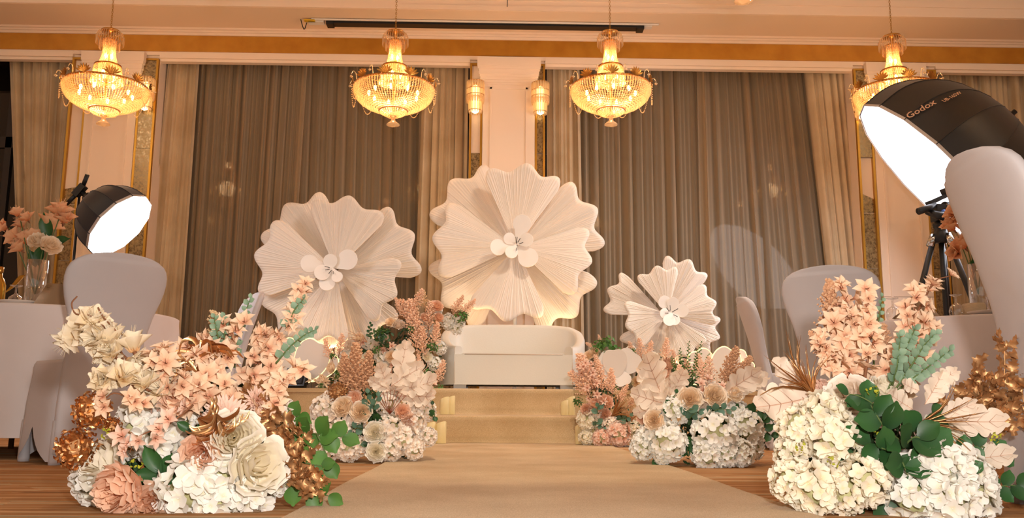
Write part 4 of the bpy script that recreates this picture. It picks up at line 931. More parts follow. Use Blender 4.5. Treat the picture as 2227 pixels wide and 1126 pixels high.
def T_ball(m, v=0):
    k = ('ball', m.name, v)
    if k not in TM:
        rnd = random.Random(110 + v); mb = MB()
        for d in fib(210, -.85):
            p = d * rnd.uniform(.72, 1.05); M = Matrix.Translation(p) @ rot2(d + V((rnd.uniform(-.8, .8), rnd.uniform(-.8, .8), rnd.uniform(-.8, .8))), rnd.uniform(0, 6)).to_matrix().to_4x4(); mb.petal(.27, .22, .4, .2, None, 2, 2, M, 0, 0, -.1)
        mb.ball((0, 0, 0), .78, 10); TM[k] = mb.mesh('foil_seed_head', m, False)
    return TM[k]
def T_grass(m, v=0, n=26):
    k = ('grass', m.name, v)
    if k not in TM:
        rnd = random.Random(120 + v); mb = MB()
        for i in range(n):
            a = rnd.uniform(-.8, .8); b = rnd.uniform(-.5, .5); L = rnd.uniform(.6, 1.05); mb.tube(bez([(0, 0, 0), (.45 * L * sin(a), .5 * L, .5 * L * b * .6), (L * sin(a) * 1.1, L * cos(a), L * b)], 5), [.012, .016, .016, .012, .008, .002], 3)
        TM[k] = mb.mesh('dried_grass', m)
    return TM[k]
# ------------------------------------------------------------------ arrangement builder
class Arr:
    def __init__(s, label, px, py, Y, core, cat='flower arrangement', floor_z=0.0, name='flower_arrangement', group='flower arrangements along the aisle'):
        b = P(px, py, Y); s.Y = Y; s.o = V((b.x, Y, floor_z)); s.t = thing(name, label, cat, s.o, 0, group); s.k = Y / FPX; s.c = P(core[0], core[1], Y + core[2]); s.rnd = random.Random(px * 7 + py)
    def loc(s, px, py, dY=0.0):
        q = P(px, py, s.Y + dY) - s.o
        if q.z < .004: q.z = .004
        return q
    def out(s, l, jit=.25, fwd=.55, up=.25):
        d = (l + s.o - s.c).normalized() + V((0, -fwd, up)); r = s.rnd; return d.normalized() + V((r.uniform(-jit, jit), r.uniform(-jit, jit), r.uniform(-jit, jit)))
    def put(s, me, px, py, r, dY=0.0, d=None, name=None, parent=None, jit=.25):
        l = s.loc(px, py, dY); d = d or s.out(l, jit); return ob(name or me.name.split('.')[0], me, parent or s.t, l, rot2(d, s.rnd.uniform(0, 6.28)), r * s.k)
    def roses(s, L, col='peach', big=True):
        for i, q in enumerate(L):
            px, py, r = q[:3]; dY = q[3] if len(q) > 3 else -.06; c = q[4] if len(q) > 4 else col
            if big:
                a, b, e = T_rose(c, i % 2); o = s.put(a, px, py, r, dY, s.out(s.loc(px, py, dY), .15, 1.0, .2), name='rose')
                for k in range(5): ob('petal', b, o, None, Quaternion((0, 0, 1), 2 * pi * k / 5 + s.rnd.uniform(-.2, .2)))
                for k in range(6): ob('petal', e, o, None, Quaternion((0, 0, 1), 2 * pi * k / 6 + s.rnd.uniform(-.2, .2)))
            else: s.put(T_small_rose(c, i % 2), px, py, r, dY, jit=.2)
    def many(s, fn, L, dY=-.03, **kw):
        for i, q in enumerate(L): s.put(fn(i) if callable(fn) else fn, q[0], q[1], q[2], q[3] if len(q) > 3 else dY, **kw)
    def hyds(s, L, col='white', big=False, dY=0.0):
        for i, q in enumerate(L):
            px, py, r = q[:3]; dy = q[3] if len(q) > 3 else dY; c = q[4] if len(q) > 4 else col
            if not big or r < 46: s.put(T_hyd(c, i % 3, 46, .37), px, py, r, dy); continue
            o = s.put(T_core(), px, py, r, dy, jit=.1, name='hydrangea'); me = T_floret(c); rn = s.rnd
            for d in fib(32, -.42):
                d = (d + V((rn.uniform(-.14, .14), rn.uniform(-.14, .14), rn.uniform(-.14, .14)))).normalized(); p = V((d.x, d.y, d.z * .84)) * rn.uniform(.78, .95)
                ob('floret', me, o, p, rot2(d + V((rn.uniform(-.3, .3),) * 3), rn.uniform(0, 6)), .50 * rn.uniform(.85, 1.15))
    def spray(s, nm, pts, me, n, size, spread, mstem=None, child='blossom', r0=.004, taper=.0, jit=.5, fwd=.6):
        """a branch through the picture points (px, py, dY) carrying n blossoms of the given picture size"""
        pp = bez([s.loc(*q) for q in pts], 14); L = len(pp); br = MB().tube(pp, [r0 * (1 - .7 * i / L) for i in range(L)], 5).build(nm, mstem or M_twig, s.t); rn = s.rnd
        for i in range(n):
            f = (i + rn.random() * .8) / n; q = f * (L - 1); k = min(int(q), L - 2); p = pp[k].lerp(pp[k + 1], q - k); sp = spread * s.k * (1 - taper * f)
            off = V((rn.gauss(0, .5), rn.gauss(-.25, .4), rn.gauss(0, .5))); off = off * (sp if off.length < 1.4 else sp / off.length)
            d = off.normalized() * .8 + V((rn.uniform(-jit, jit), -fwd + rn.uniform(-jit, jit), .25 + rn.uniform(-jit, jit))); m_ = me[i % len(me)] if isinstance(me, list) else me
            ob(child, m_, br, p + off, rot2(d, rn.uniform(0, 6)), size * s.k * rn.uniform(.82, 1.15) * (1 - taper * .45 * f))
        return br
    def leaves(s, nm, pts, me, n, size, mstem=None, r0=.003, alt=True, taper=.4, back=.35, wild=0.0):
        """a stem through the points with pairs of leaves"""
        pp = bez([s.loc(*q) for q in pts], 14); L = len(pp); br = MB().tube(pp, [r0 * (1 - .6 * i / L) for i in range(L)], 5).build(nm, mstem or M_stem, s.t); rn = s.rnd
        for i in range(n):
            f = .12 + .88 * i / max(1, n - 1); q = f * (L - 1); k = min(int(q), L - 2); p = pp[k].lerp(pp[k + 1], q - k); ax = (pp[k + 1] - pp[k]).normalized()
            side = ax.cross(V((0, -1, 0))).normalized() * (1 if i % 2 else -1); ld = (side + ax * (.55 if i < n - 1 else 3) + V((0, rn.uniform(-.5, .15), rn.uniform(-.2, .3)))).normalized()
            ld = (ld + V((rn.uniform(-1, 1), rn.uniform(-1, .4), rn.uniform(-1, 1))) * wild).normalized(); nrm = V((rn.uniform(-.45, .45), -1, .35 + rn.uniform(-.4, .4))) + V((rn.uniform(-1, 1), 0, rn.uniform(-1, 1))) * wild; nrm = (nrm - ld * nrm.dot(ld)).normalized(); R = Matrix((ld.cross(nrm), ld, nrm)).transposed()
            ob('leaf', me, br, p, R, size * s.k * rn.uniform(.85, 1.1) * (1 - taper * f))
        return br
    def leafat(s, me, px, py, ang, L, dY=-.08, tilt=0.0, name=None, kids=None, parent=None):
        """one leaf whose base is at the picture point, pointing along the picture angle"""
        a = radians(ang); ld = (RT * cos(a) + UP * sin(a) + FW * -tilt).normalized(); rn = s.rnd; nrm = V((rn.uniform(-.3, .3), -1, .3 + rn.uniform(-.2, .2))); nrm = (nrm - ld * nrm.dot(ld)).normalized()
        o = ob(name or me.name.split('.')[0], me, parent or s.t, s.loc(px, py, dY), Matrix((ld.cross(nrm), ld, nrm)).transposed(), L * s.k)
        if kids: ob('midrib', kids, o)
        return o
    def fleaf(s, px, py, ang, L, v=0, dY=-.06, tilt=.1): a, b = T_fabric_leaf(v); s.leafat(a, px, py, ang, L * .88, dY, tilt, 'fabric_leaf', b)
    def plume(s, px, py, ang, L, m=None, v=0, dY=-.04, tilt=.0): s.leafat(T_plume(m or M_ast, v), px, py, ang, L, dY, tilt, 'plume')
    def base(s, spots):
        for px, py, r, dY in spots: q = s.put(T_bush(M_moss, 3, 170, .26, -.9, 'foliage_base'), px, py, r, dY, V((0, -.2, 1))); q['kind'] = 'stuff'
mags = [T_mag('mag', i) for i in range(3)]; stars = [T_star('star', i, 6, .50, (20, 32, 44)[i]) for i in range(3)]; pinks = [T_star('pink', i + 5, 5, .5, 35) for i in range(2)]
lround = T_leaf(G_mid, 'round'); ldark = T_leaf(G_dark, 'round'); leuc = T_leaf(G_euc, 'round'); lblue = T_leaf(G_blue, 'round'); loval = T_leaf(G_dark, 'oval'); holly = T_leaf(M_cu, 'holly'); lgold = T_leaf(M_au, 'oval')
# ---- front left
A = Arr('large front left arrangement of white hydrangeas, peach roses and tall blossom sprays on the floor', 410, 1112, 2.48, (420, 960, .10))
A.base([(300, 1030, 80, .12), (420, 980, 110, .16), (530, 990, 95, .14), (460, 880, 90, .2), (590, 960, 60, .16)])
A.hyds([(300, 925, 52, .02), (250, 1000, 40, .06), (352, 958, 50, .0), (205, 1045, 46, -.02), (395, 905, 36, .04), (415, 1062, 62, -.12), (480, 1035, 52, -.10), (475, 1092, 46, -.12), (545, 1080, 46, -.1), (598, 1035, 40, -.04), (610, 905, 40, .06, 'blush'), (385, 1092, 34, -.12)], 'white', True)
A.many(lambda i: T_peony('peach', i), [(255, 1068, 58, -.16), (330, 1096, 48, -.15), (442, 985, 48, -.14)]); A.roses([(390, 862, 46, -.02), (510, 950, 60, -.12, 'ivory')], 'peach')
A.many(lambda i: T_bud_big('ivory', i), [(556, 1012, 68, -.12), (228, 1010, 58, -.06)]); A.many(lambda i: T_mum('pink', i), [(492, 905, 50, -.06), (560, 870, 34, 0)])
for x, y, a, L in ((352, 1030, 120, 70), (352, 1030, 60, 50), (356, 1034, 178, 62), (360, 1034, 215, 50), (358, 1036, 330, 56), (425, 935, 20, 46), (420, 938, 150, 40)): A.leafat(loval, x, y, a, L, -.1)
A.spray('blossom_spray', [(500, 905, .1), (560, 800, .12), (600, 730, .15), (668, 632, .18)], stars, 38, 35, 38, taper=.45)
A.spray('blossom_spray', [(470, 905, .06), (450, 820, .05), (470, 760, .06), (525, 725, .08)], stars, 34, 35, 50, taper=.25)
A.spray('blossom_spray', [(440, 905, .0), (395, 840, -.02), (360, 800, -.02), (320, 785, .0)], stars, 26, 35, 40, taper=.3)
A.spray('blossom_spray', [(560, 905, .02), (590, 860, .0), (630, 830, .02), (640, 815, .02)], stars, 14, 31, 30)
A.spray('blossom_spray', [(330, 890, -.06), (290, 870, -.08), (245, 855, -.1), (215, 890, -.1)], stars, 5, 28, 16)
A.spray('blossom_spray', [(420, 880, -.1), (370, 920, -.14), (300, 950, -.16), (282, 985, -.16)], pinks, 9, 26, 22, r0=.003)
A.spray('magnolia_spray', [(400, 870, .02), (320, 815, .0), (255, 760, .0), (215, 715, .02), (165, 715, .02)], mags, 22, 46, 26, jit=.7, fwd=.35, taper=.1)
A.spray('magnolia_spray', [(330, 850, -.04), (280, 835, -.06), (235, 825, -.06), (205, 830, -.06)], mags, 4, 42, 8, jit=.6)
MB().tube(bez([A.loc(270, 775, 0), A.loc(235, 720, -.02), A.loc(195, 685, -.02), A.loc(165, 682, -.02), A.loc(156, 660, -.02), A.loc(168, 644, -.02)], 20), .0022, 5).build('tendril', M_twig, A.t)
MB().tube(bez([A.loc(250, 745, 0), A.loc(252, 720, -.02), A.loc(225, 690, -.02), A.loc(213, 668, -.02)], 14), .0022, 5).build('tendril', M_twig, A.t)
for p_, n in (([(510, 800, .1), (515, 740, .1), (530, 690, .1), (545, 648, .1)], 17), ([(480, 800, .06), (478, 750, .06), (470, 715, .06), (466, 690, .06)], 13), ([(492, 790, .08), (488, 730, .08), (487, 690, .08)], 11), ([(600, 790, .1), (630, 755, .1), (660, 730, .1), (685, 717, .1)], 15), ([(620, 720, .14), (640, 675, .14), (660, 650, .14)], 9)): A.leaves('eucalyptus_stem', p_, leuc, n, 22, back=0)
A.many(T_ball(M_au), [(200, 893, 38, -.08), (166, 975, 40, -.1), (245, 925, 18, -.06)])
for p_ in ([(205, 900, -.08), (260, 930, -.06), (330, 960, .0)], [(170, 975, -.1), (230, 965, -.06), (300, 980, .0)]): MB().tube(bez([A.loc(*q) for q in p_], 8), .004, 5).build('foil_stem', M_au, A.t)
A.leafat(T_fern(M_au, 0), 440, 795, 92, 88, .03, 0, 'foil_fern'); A.leafat(T_fern(M_au, 1), 432, 812, 118, 70, .03, 0, 'foil_fern'); A.leafat(T_fern(M_au, 2), 430, 910, -20, 60, -.12, .3, 'foil_fern'); A.leafat(T_fern(M_au, 1), 470, 900, -70, 70, -.14, .3, 'foil_fern')
A.plume(482, 800, 98, 130, mat('pampas_cream', 'e4c498', .85, rand=.05), 1, .12)
for p_, n in (([(560, 880, 0), (600, 930, -.04), (630, 985, -.06), (655, 1045, -.08)], 24), ([(590, 930, -.02), (640, 985, -.06), (665, 1030, -.08), (690, 1062, -.08)], 20), ([(520, 850, .02), (560, 865, .0), (590, 905, -.02)], 10), ([(600, 900, 0), (640, 940, 0), (665, 960, 0)], 8)): A.leaves('foil_holly_branch', p_, holly, n, 43, M_cu, .003, taper=.2, wild=.6)
for p_, n, sz in (([(600, 960, .05), (650, 940, .04), (700, 945, .0), (745, 950, .0)], 8, 52), ([(610, 930, .05), (625, 905, .05), (650, 905, .04)], 4, 44), ([(600, 1040, -.04), (640, 1060, -.06), (680, 1070, -.06), (715, 1078, -.06)], 6, 48), ([(690, 945, 0), (706, 980, -.02), (712, 1005, -.02)], 3, 46), ([(640, 1000, -.04), (680, 1010, -.05), (700, 1012, -.05)], 3, 40)): A.leaves('round_leaf_branch', p_, lround, n, sz, taper=.15)
for x, y in ((405, 1005), (235, 940), (470, 1015), (300, 1010)): A.put(T_bush(G_lime, 5, 14, .5), x, y, 16, -.12)
# ---- front right
B = Arr('large front right arrangement of cream hydrangeas, dark round leaves and tall peach blossoms', 1930, 1118, 2.44, (1930, 980, .10))
MB().lathe([(0, 0), (.085, 0), (.10, .03), (.105, .15), (.098, .152), (.09, .03), (0, .03)], 28).build('pot', M_white, B.t, loc=B.loc(1940, 1105, .02) * 1.0)
B.base([(1800, 1000, 80, .14), (1920, 960, 110, .16), (2050, 1010, 90, .14), (1900, 900, 80, .2), (1990, 1060, 70, .1)])
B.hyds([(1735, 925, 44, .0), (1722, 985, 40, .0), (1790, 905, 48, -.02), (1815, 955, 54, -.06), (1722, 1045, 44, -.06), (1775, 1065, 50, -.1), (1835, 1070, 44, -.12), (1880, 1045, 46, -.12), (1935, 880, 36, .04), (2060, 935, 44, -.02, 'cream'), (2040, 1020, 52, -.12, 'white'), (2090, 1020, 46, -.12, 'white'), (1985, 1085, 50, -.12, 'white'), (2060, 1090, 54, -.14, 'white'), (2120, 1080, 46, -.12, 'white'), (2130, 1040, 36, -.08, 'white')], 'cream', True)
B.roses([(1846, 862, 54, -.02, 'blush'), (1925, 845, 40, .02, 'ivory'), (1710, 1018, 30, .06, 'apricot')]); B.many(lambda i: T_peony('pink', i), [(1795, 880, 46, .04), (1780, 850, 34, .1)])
B.spray('blossom_spray', [(1890, 880, .1), (1860, 790, .1), (1835, 710, .1), (1835, 630, .12)], stars, 42, 35, 40, taper=.25)
B.spray('blossom_spray', [(1870, 870, .06), (1820, 810, .06), (1795, 770, .06), (1778, 725, .08)], stars, 20, 30, 26, taper=.5)
B.spray('blossom_spray', [(1880, 830, .0), (1890, 750, .02), (1885, 690, .02), (1878, 630, .04)], stars, 13, 32, 22, taper=.2)
B.spray('blossom_spray', [(1930, 850, .08), (1965, 770, .08), (1985, 700, .1), (1992, 640, .1)], stars, 26, 34, 34, taper=.3)
B.spray('blossom_spray', [(1940, 850, .1), (2000, 770, .1), (2022, 730, .12), (2030, 700, .12)], stars, 14, 30, 26, taper=.3)
B.spray('blossom_spray', [(1990, 690, .12), (2015, 640, .14), (2035, 610, .14), (2066, 600, .14)], stars, 5, 27, 8)
B.plume(1818, 760, 96, 160, M_pam, 0, .14); B.plume(1805, 790, 122, 85, M_pam, 1, .1); B.plume(1925, 800, 92, 100, M_pam, 1, .14)
for p_, n, sz in (([(1930, 850, .0), (1955, 790, -.02), (1975, 745, -.02), (1990, 715, -.02)], 18, 26), ([(1945, 850, -.02), (1985, 790, -.04), (2010, 750, -.04), (2035, 725, -.04)], 18, 26), ([(1950, 850, -.02), (1995, 815, -.04), (2035, 785, -.04), (2065, 762, -.04)], 17, 25), ([(1940, 840, 0), (1950, 800, -.03), (1955, 760, -.03), (1958, 730, -.03)], 14, 26), ([(1900, 800, .12), (1902, 740, .12), (1912, 690, .12), (1918, 645, .12)], 17, 17), ([(1888, 790, .12), (1890, 730, .12), (1896, 680, .12), (1890, 655, .12)], 13, 16)): B.leaves('eucalyptus_stem', p_, leuc, n, sz)
for p_, n, sz in (([(1960, 960, -.10), (1925, 930, -.14), (1905, 900, -.14), (1890, 875, -.12)], 6, 62), ([(1965, 970, -.10), (1990, 950, -.14), (2010, 960, -.14), (2040, 985, -.12)], 6, 62), ([(1950, 985, -.10), (1920, 975, -.14), (1890, 965, -.12), (1870, 985, -.1)], 6, 56), ([(1955, 990, -.10), (1965, 1010, -.14), (1975, 1035, -.14)], 4, 60), ([(1930, 920, -.08), (1900, 880, -.12), (1870, 862, -.12), (1845, 856, -.12)], 4, 36), ([(2040, 1000, -.08), (2090, 985, -.1), (2130, 970, -.08), (2180, 990, -.06)], 8, 40), ([(2110, 1060, -.06), (2150, 1065, -.06), (2190, 1055, -.06), (2230, 1060, -.06)], 8, 42), ([(2080, 1055, -.14), (2100, 1040, -.16), (2110, 1025, -.16)], 2, 40), ([(1870, 1000, -.06), (1860, 1030, -.08), (1850, 1050, -.08)], 3, 50), ([(1930, 1080, -.1), (1900, 1100, -.1), (1880, 1108, -.08)], 2, 60), ([(1990, 940, -.06), (2010, 915, -.08), (2030, 905, -.06)], 3, 52)): B.leaves('round_leaf_branch', p_, ldark, n, sz, taper=.1)
for x, y in ((1905, 940), (1895, 850), (1745, 970), (1815, 1005), (1915, 1045), (2070, 1068), (2160, 950)): B.put(T_bush(G_lime, 5, 14, .5), x, y, 15, -.14)
for x, y, a, L, v in ((1985, 890, 150, 85, 0), (2010, 880, 60, 90, 1), (2040, 905, 20, 85, 2), (2050, 915, -2, 130, 0), (2020, 845, 35, 80, 1), (2000, 850, 160, 60, 2), (2060, 940, -25, 100, 1), (2090, 1000, 5, 110, 0)): B.fleaf(x, y, a, L, v, -.06)
B.fleaf(1775, 860, 195, 170, 2, .05); B.fleaf(1760, 850, 140, 120, 1, .08); B.fleaf(1770, 870, 222, 110, 0, .04)
B.leafat(T_grass(M_au, 0), 1770, 860, 115, 110, .02, .1, 'dried_grass'); B.leafat(T_grass(M_au, 1, 9), 1760, 850, 140, 140, .04, .1, 'dried_grass'); B.leafat(T_grass(M_au, 2, 16), 2000, 920, 5, 130, -.1, .1, 'dried_grass')
for p_, n in (([(2040, 890, .06), (2090, 860, .06), (2120, 830, .06), (2120, 805, .06)], 12), ([(2050, 895, .06), (2110, 875, .06), (2170, 845, .06), (2215, 790, .06)], 20), ([(2060, 900, .04), (2120, 895, .04), (2180, 870, .04), (2240, 830, .04)], 22), ([(2070, 905, .04), (2140, 910, .02), (2200, 905, .02), (2250, 900, .02)], 20), ([(2140, 880, .06), (2180, 830, .06), (2185, 770, .06), (2180, 745, .06)], 10)): B.leaves('foil_leaf_branch', p_, T_leaf(M_cu, 'holly'), n, 48, M_cu, .003, taper=.15, wild=.8)
# ---- middle left, at the foot of the stage
C_ = Arr('middle left arrangement of blush hydrangeas and roses with a tan plume, by the candles', 800, 1002, 4.35, (800, 930, .15))
C_.base([(740, 950, 60, .15), (850, 950, 70, .15), (790, 890, 70, .2), (890, 890, 50, .2)])
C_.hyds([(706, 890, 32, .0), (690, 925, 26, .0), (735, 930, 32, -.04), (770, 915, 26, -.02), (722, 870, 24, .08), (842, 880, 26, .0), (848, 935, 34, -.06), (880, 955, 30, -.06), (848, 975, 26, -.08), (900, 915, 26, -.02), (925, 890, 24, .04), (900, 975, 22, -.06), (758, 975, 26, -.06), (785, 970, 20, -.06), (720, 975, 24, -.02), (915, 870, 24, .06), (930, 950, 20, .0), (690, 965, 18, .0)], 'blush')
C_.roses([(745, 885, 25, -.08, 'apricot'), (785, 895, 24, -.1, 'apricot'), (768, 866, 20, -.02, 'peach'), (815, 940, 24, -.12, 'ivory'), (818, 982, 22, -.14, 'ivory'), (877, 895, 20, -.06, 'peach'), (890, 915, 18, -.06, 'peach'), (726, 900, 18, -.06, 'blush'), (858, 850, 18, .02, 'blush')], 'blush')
C_.plume(778, 880, 92, 130, M_pam, 0, .02); C_.plume(765, 870, 100, 100, M_pam, 1, .04); C_.plume(792, 870, 84, 105, M_pam, 2, .05)
C_.many(T_ball(M_cu), [(735, 853, 22, -.02)]); C_.many(lambda i: pinks[i % 2], [(880, 855, 16), (905, 848, 18), (925, 845, 16), (895, 870, 16), (940, 835, 15), (915, 830, 14)], dY=.05)
for x, y, a, L, v in ((858, 850, 10, 110, 0), (850, 840, 35, 95, 1), (850, 850, 150, 60, 2), (860, 860, -5, 100, 2), (868, 825, 78, 95, 1), (845, 845, 110, 70, 0), (880, 870, 20, 80, 0)): C_.fleaf(x, y, a, L, v, .0)
for p_, n in (([(800, 905, -.08), (798, 880, -.1), (800, 855, -.1)], 5), ([(810, 900, -.08), (815, 880, -.1), (822, 862, -.1)], 5), ([(790, 935, -.08), (775, 930, -.1), (765, 935, -.1)], 3)): C_.leaves('eucalyptus_stem', p_, lblue, n, 20)
for p_, n, sz in (([(820, 925, -.06), (835, 915, -.08), (790, 930, -.08)], 4, 30), ([(930, 900, .0), (945, 905, .0), (940, 880, .0)], 4, 18), ([(840, 965, -.08), (830, 970, -.1), (800, 965, -.1)], 3, 26), ([(790, 925, -.02), (785, 915, -.04), (780, 905, -.04)], 3, 34)): C_.leaves('leaf_sprig', p_, ldark, n, sz)
for i in range(9): a = radians(50 + 10 * i); MB().tube(bez([C_.loc(848, 900, -.06), C_.loc(848 + 22 * cos(a), 900 - 22 * sin(a), -.08), C_.loc(850 + 50 * cos(a), 900 - 52 * sin(a), -.08)], 6), .0016, 4).build('twig', mat('red_twig', '8c3c20', .7), C_.t)
# ---- middle right
D = Arr('middle right arrangement of white hydrangeas, apricot roses and tan plumes beside the runner', 1520, 1012, 4.2, (1520, 930, .15))
D.base([(1440, 950, 55, .15), (1530, 930, 70, .18), (1610, 940, 60, .15), (1520, 860, 60, .22), (1520, 970, 45, .08)])
D.hyds([(1450, 960, 40, -.06), (1410, 955, 28, .0), (1395, 975, 24, -.02), (1425, 925, 30, .02), (1470, 890, 30, -.02), (1555, 945, 46, -.10), (1540, 990, 32, -.12), (1580, 985, 28, -.12), (1612, 985, 28, -.1), (1625, 930, 36, -.04), (1640, 975, 22, -.02), (1605, 900, 28, .02), (1440, 990, 20, -.06), (1460, 860, 26, .06)], 'white')
D.roses([(1422, 913, 23, -.08, 'apricot'), (1400, 905, 18, .02, 'peach'), (1500, 868, 28, -.06, 'apricot'), (1520, 872, 24, -.04, 'blush'), (1555, 860, 27, -.08, 'apricot'), (1600, 855, 20, -.02, 'apricot'), (1545, 845, 22, .02, 'blush')], 'apricot')
D.many(lambda i: pinks[i % 2], [(1530, 850, 16), (1525, 835, 16), (1540, 825, 15), (1570, 840, 15), (1535, 890, 14)], dY=.0)
for x, y, a, L, v in ((1455, 880, 165, 105, 0), (1450, 870, 130, 105, 1), (1440, 860, 115, 120, 2), (1460, 870, 100, 70, 0), (1440, 890, 185, 70, 1), (1570, 860, 38, 110, 2), (1590, 850, 24, 95, 1), (1460, 865, 70, 80, 2)): D.fleaf(x, y, a, L, v, .0)
D.plume(1545, 860, 92, 85, M_ast, 1, .05); D.plume(1570, 855, 72, 105, M_pam, 0, .06); D.plume(1580, 860, 58, 100, M_pam, 2, .08); D.plume(1535, 850, 100, 70, M_ast, 2, .06); D.plume(1465, 860, 78, 70, M_ast, 0, .08)
for p_, n, sz in (([(1500, 910, -.06), (1510, 900, -.08), (1530, 900, -.08)], 6, 22), ([(1540, 905, -.06), (1560, 890, -.1), (1590, 890, -.1)], 7, 22), ([(1490, 905, -.06), (1500, 890, -.1), (1520, 895, -.1)], 4, 22)): D.leaves('eucalyptus_stem', p_, lblue, n, sz)
for p_, n, sz in (([(1620, 900, .0), (1650, 895, -.02), (1670, 905, -.02), (1690, 930, -.02)], 9, 24), ([(1630, 910, .0), (1660, 930, -.02), (1680, 950, -.02), (1700, 950, -.02)], 8, 26), ([(1600, 890, .02), (1620, 885, .0), (1660, 890, .0)], 4, 20), ([(1500, 960, -.04), (1495, 985, -.06), (1510, 995, -.06)], 4, 34), ([(1520, 970, -.02), (1500, 975, -.05), (1480, 965, -.05)], 4, 34), ([(1425, 995, -.04), (1420, 1003, -.05), (1440, 1005, -.05)], 2, 26), ([(1460, 900, -.02), (1455, 880, -.03), (1470, 855, -.03)], 5, 18)): D.leaves('leaf_sprig', p_, ldark, n, sz)
# ---- beside the sofa, left (on the stage) and its lower tail
E_ = Arr('left arrangement of peach astilbe, roses and white blooms on the stage beside the sofa', 870, 848, 6.95, (870, 790, .25), floor_z=ZP)
E_.base([(760, 815, 50, .2), (840, 790, 60, .25), (910, 740, 50, .25), (930, 800, 40, .2)])
E_.hyds([(975, 700, 18), (948, 672, 14), (990, 715, 14), (955, 755, 16), (830, 775, 16), (862, 770, 16), (757, 772, 18), (780, 790, 16), (838, 800, 15), (925, 700, 14), (945, 790, 15), (800, 745, 14), (1000, 700, 12), (905, 830, 14), (940, 720, 15)], 'white')
E_.roses([(950, 665, 16), (928, 690, 15), (955, 690, 13), (867, 705, 15, -.06, 'blush'), (850, 700, 13, -.06, 'apricot'), (745, 800, 16, -.06, 'apricot'), (720, 800, 15, -.06, 'apricot'), (820, 750, 15, -.06, 'blush'), (780, 735, 14, -.06, 'apricot'), (795, 780, 14, -.06, 'ivory'), (835, 735, 13, -.06, 'blush'), (930, 775, 13, -.06, 'ivory'), (900, 690, 13, -.06, 'peach'), (760, 750, 14, -.06, 'blush'), (700, 825, 12, -.06, 'apricot'), (850, 775, 14, -.06, 'apricot')], 'peach', False)
for x, y, a, L in ((900, 735, 95, 85), (915, 740, 110, 90), (930, 730, 85, 75), (905, 770, 90, 80), (925, 790, 95, 80), (940, 770, 80, 70), (890, 700, 120, 60), (885, 690, 60, 70), (915, 690, 140, 60), (725, 790, 110, 55), (735, 780, 80, 55), (980, 690, 60, 55), (995, 690, 45, 55), (920, 830, 100, 60), (945, 840, 70, 60), (900, 810, 110, 60)): E_.plume(x, y, a, L, M_ast, int(x) % 3, -.05)
for x, y, r in ((835, 735, 22), (825, 725, 16), (1000, 690, 16), (940, 755, 14), (930, 815, 14), (820, 760, 10), (725, 775, 9), (955, 850, 12), (735, 815, 10), (1010, 687, 10), (895, 715, 10), (700, 840, 8)): E_.put(T_bush(G_mid if r < 20 else G_dark, r % 3, 60, .42), x, y, r, -.08)
E_.spray('blossom_spray', [(760, 840, -.02), (730, 830, -.04), (700, 830, -.04), (680, 835, -.04)], T_star('apricot', 8, 6, .3, 30), 14, 15, 14)
E_.spray('blossom_spray', [(860, 800, -.0), (840, 760, -.0), (800, 740, -.02), (765, 735, -.02)], T_star('pink', 9, 6, .4, 30), 18, 12, 14)
E_.leaves('leaf_sprig', [(800, 745, -.02), (803, 725, -.02), (806, 705, -.02)], ldark, 9, 11); E_.leafat(T_grass(M_pam, 3, 14), 800, 745, 130, 55, -.04, 0, 'dried_grass'); E_.leafat(T_grass(M_au, 4, 8), 890, 690, 165, 50, -.04, 0, 'dried_grass')
E_.plume(925, 680, 95, 50, mat('pampas_cream', 'e4c498', .85), 2, .0)
# ---- right of the step, on the floor by the candles
F_ = Arr('small arrangement of peach astilbe and pink hydrangeas right of the step candles', 1325, 966, 6.12, (1325, 915, .2))
F_.base([(1300, 930, 40, .14), (1350, 925, 40, .14), (1310, 870, 36, .16)])
F_.hyds([(1278, 912, 22, 0, 'cream'), (1290, 895, 18, 0, 'blush'), (1345, 942, 26, -.06, 'pink'), (1310, 952, 20, -.06, 'pink'), (1375, 935, 20, -.02, 'cream'), (1368, 955, 16, -.04, 'white'), (1275, 950, 16, 0, 'cream'), (1330, 925, 18, -.04, 'blush'), (1385, 950, 14, 0, 'white')])
F_.many(lambda i: T_peony('peach', i), [(1295, 880, 20), (1318, 872, 18), (1316, 900, 14), (1275, 890, 14)])
for x, y, a, L in ((1290, 860, 105, 85), (1300, 860, 115, 100), (1310, 860, 98, 75), (1320, 860, 80, 60), (1290, 870, 130, 80), (1330, 865, 85, 50), (1340, 880, 60, 50), (1310, 830, 105, 60), (1270, 850, 100, 60), (1360, 890, 50, 50)): F_.plume(x, y, a, L, M_ast, int(x) % 3, -.02)
F_.spray('blossom_spray', [(1310, 880, -.02), (1285, 830, -.04), (1270, 800, -.04), (1258, 790, -.04)], T_star('pink', 9, 6, .4, 30), 26, 11, 22)
for p_, n in (([(1300, 900, -.06), (1300, 885, -.08), (1310, 880, -.08)], 5), ([(1295, 925, -.06), (1300, 918, -.08), (1312, 930, -.08)], 5), ([(1340, 915, -.06), (1355, 910, -.08), (1370, 905, -.08)], 5), ([(1385, 925, -.02), (1392, 935, -.04), (1396, 945, -.04)], 4)): F_.leaves('leaf_sprig', p_, lblue, n, 15)
F_.leafat(T_grass(M_au, 0), 1330, 905, 40, 60, -.06, .1, 'dried_grass'); F_.leafat(T_grass(M_pam, 1), 1370, 920, 80, 50, -.04, .1, 'dried_grass'); F_.put(T_bush(G_mid, 1, 50, .4), 1258, 875, 12, .1)
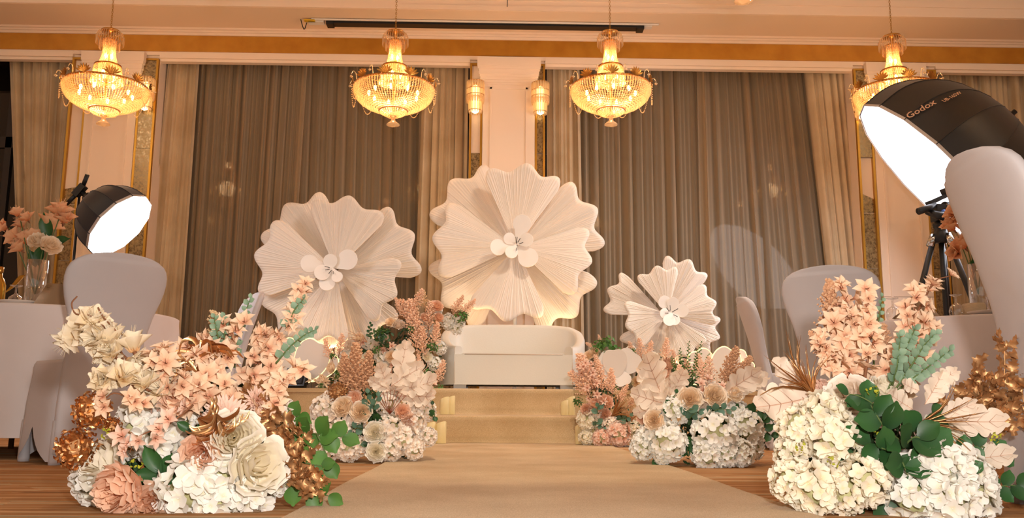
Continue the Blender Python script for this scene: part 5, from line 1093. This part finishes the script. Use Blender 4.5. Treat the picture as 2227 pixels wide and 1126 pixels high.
# ---- right of the sofa, on the stage
H_ = Arr('low row of roses, greenery and astilbe on the stage right of the sofa', 1400, 848, 6.98, (1400, 810, .3), floor_z=ZP)
H_.base([(1320, 810, 40, .2), (1420, 815, 45, .2), (1500, 820, 45, .2), (1560, 825, 30, .2)])
H_.roses([(1292, 765, 14, -.1, 'apricot'), (1280, 772, 12, -.1, 'apricot'), (1405, 800, 15, -.04, 'apricot'), (1385, 830, 13, -.04, 'apricot'), (1420, 778, 15, -.04, 'ivory'), (1480, 830, 14, -.04, 'apricot'), (1590, 835, 13, -.04, 'apricot')], 'apricot', False)
H_.many(lambda i: T_peony('peach', i), [(1440, 805, 22), (1425, 825, 16), (1455, 790, 14)], dY=-.05)
for x, y, r in ((1320, 755, 24), (1300, 758, 16), (1335, 765, 16), (1425, 812, 20), (1415, 815, 14), (1375, 765, 9), (1340, 845, 10)): H_.put(T_bush(G_mid, int(r) % 3, 70, .4), x, y, r, -.08)
for x, y, a, L in ((1395, 790, 95, 55), (1385, 790, 110, 50), (1405, 790, 75, 50), (1448, 795, 88, 60), (1470, 800, 100, 40), (1300, 760, 150, 30), (1310, 752, 110, 26), (1520, 830, 90, 60), (1500, 830, 100, 50)): H_.plume(x, y, a, L, M_ast, int(x) % 3, -.05)
for x, y, a, L in ((1485, 830, 95, 70), (1495, 830, 88, 85), (1505, 830, 80, 70), (1515, 835, 84, 90), (1475, 830, 105, 55), (1525, 830, 75, 60)):
    c, s_ = cos(radians(a)), sin(radians(a)); H_.leaves('thyme_stem', [(x, y, -.08), (x + c * L * .5, y - s_ * L * .5, -.08), (x + c * L, y - s_ * L, -.08)], T_leaf(G_mid, 'oval'), 20, 10, taper=.5)
H_.put(T_bush(mat('sage_filler', 'a8b48c', .7), 2, 80, .2), 1365, 830, 16, -.06); H_.hyds([(1410, 770, 12), (1372, 760, 10)], 'white')
# ---- vases on the tables
def vase(label, px, Y, ztop, r=.052):
    p = at(px, Y); h = ztop - ZB; t = thing('flower_vase', label, 'vase', p, 0, 'table vases of peach flowers')
    MB().lathe([(0, .0), (r, 0), (r, h), (r - .004, h), (r - .005, .012), (0, .012)], 32).build('glass_vase', M_glass, t); MB().lathe([(0, .014), (r - .007, .014), (r - .007, h * .45), (0, h * .45)], 28).build('water', thin_glass('water', 'eef4f0', .2), t); return t
class VArr(Arr):
    def __init__(s, t, Y, core): s.t = t; s.o = V(t.location); s.Y = Y; s.k = Y / FPX; s.c = P(core[0], core[1], Y); s.rnd = random.Random(int(core[0]))
def stems(s, L, base):
    for q in L: MB().tube(bez([s.loc(*base), s.loc((base[0] + q[0]) / 2, (base[1] + q[1]) / 2 - 5, 0), s.loc(*q)], 8), .003, 5).build('stem', M_stem, s.t)
Yv = 4.78; t = vase('clear glass vase of peach flowers on the left table', 76, Yv, P(76, 566, Yv).z); s = VArr(t, Yv, (80, 560))
s.many(mags, []) if 0 else None
for i, (x, y, r) in enumerate(((130, 470, 26), (138, 485, 24), (100, 500, 30), (62, 480, 17), (40, 470, 16), (50, 495, 18), (15, 497, 18), (40, 520, 22), (60, 530, 24), (48, 545, 20), (75, 525, 22))): s.put(T_mag('deep', i % 3), x, y, r * 1.35, .02 * (i % 3), jit=.5)
s.roses([(112, 533, 25, -.03, 'apricot'), (82, 522, 23, -.03, 'apricot')], 'ivory', False); stems(s, [(130, 470, 0), (45, 480, 0), (100, 505, 0), (60, 530, 0), (20, 495, 0)], (76, 640, 0))
for x, y, a, L in ((108, 520, 100, 60), (105, 535, 15, 55), (80, 575, 60, 40), (78, 580, 110, 40), (85, 578, 85, 45)): s.leafat(loval, x, y, a, L, .03)
Yv = 5.05; t = vase('clear glass vase of peach flowers on the right table, half hidden by the near chair', 2128, Yv, P(2128, 575, Yv).z); s = VArr(t, Yv, (2128, 560))
for i, (x, y, r) in enumerate(((2085, 470, 28), (2075, 500, 26), (2095, 505, 22), (2100, 540, 28), (2130, 530, 26), (2085, 550, 22))): s.put(T_mag('deep', i % 3), x, y, r * 1.25, .0, jit=.5)
stems(s, [(2085, 470, 0), (2080, 505, 0), (2110, 540, 0), (2135, 535, 0)], (2128, 640, 0)); s.put(T_bush(G_mid, 1, 50, .45), 2126, 572, 20, .0)
for x, y, a, L in ((2100, 510, 70, 34), (2120, 590, 80, 34), (2135, 590, 100, 34)): s.leafat(ldark, x, y, a, L, .0)
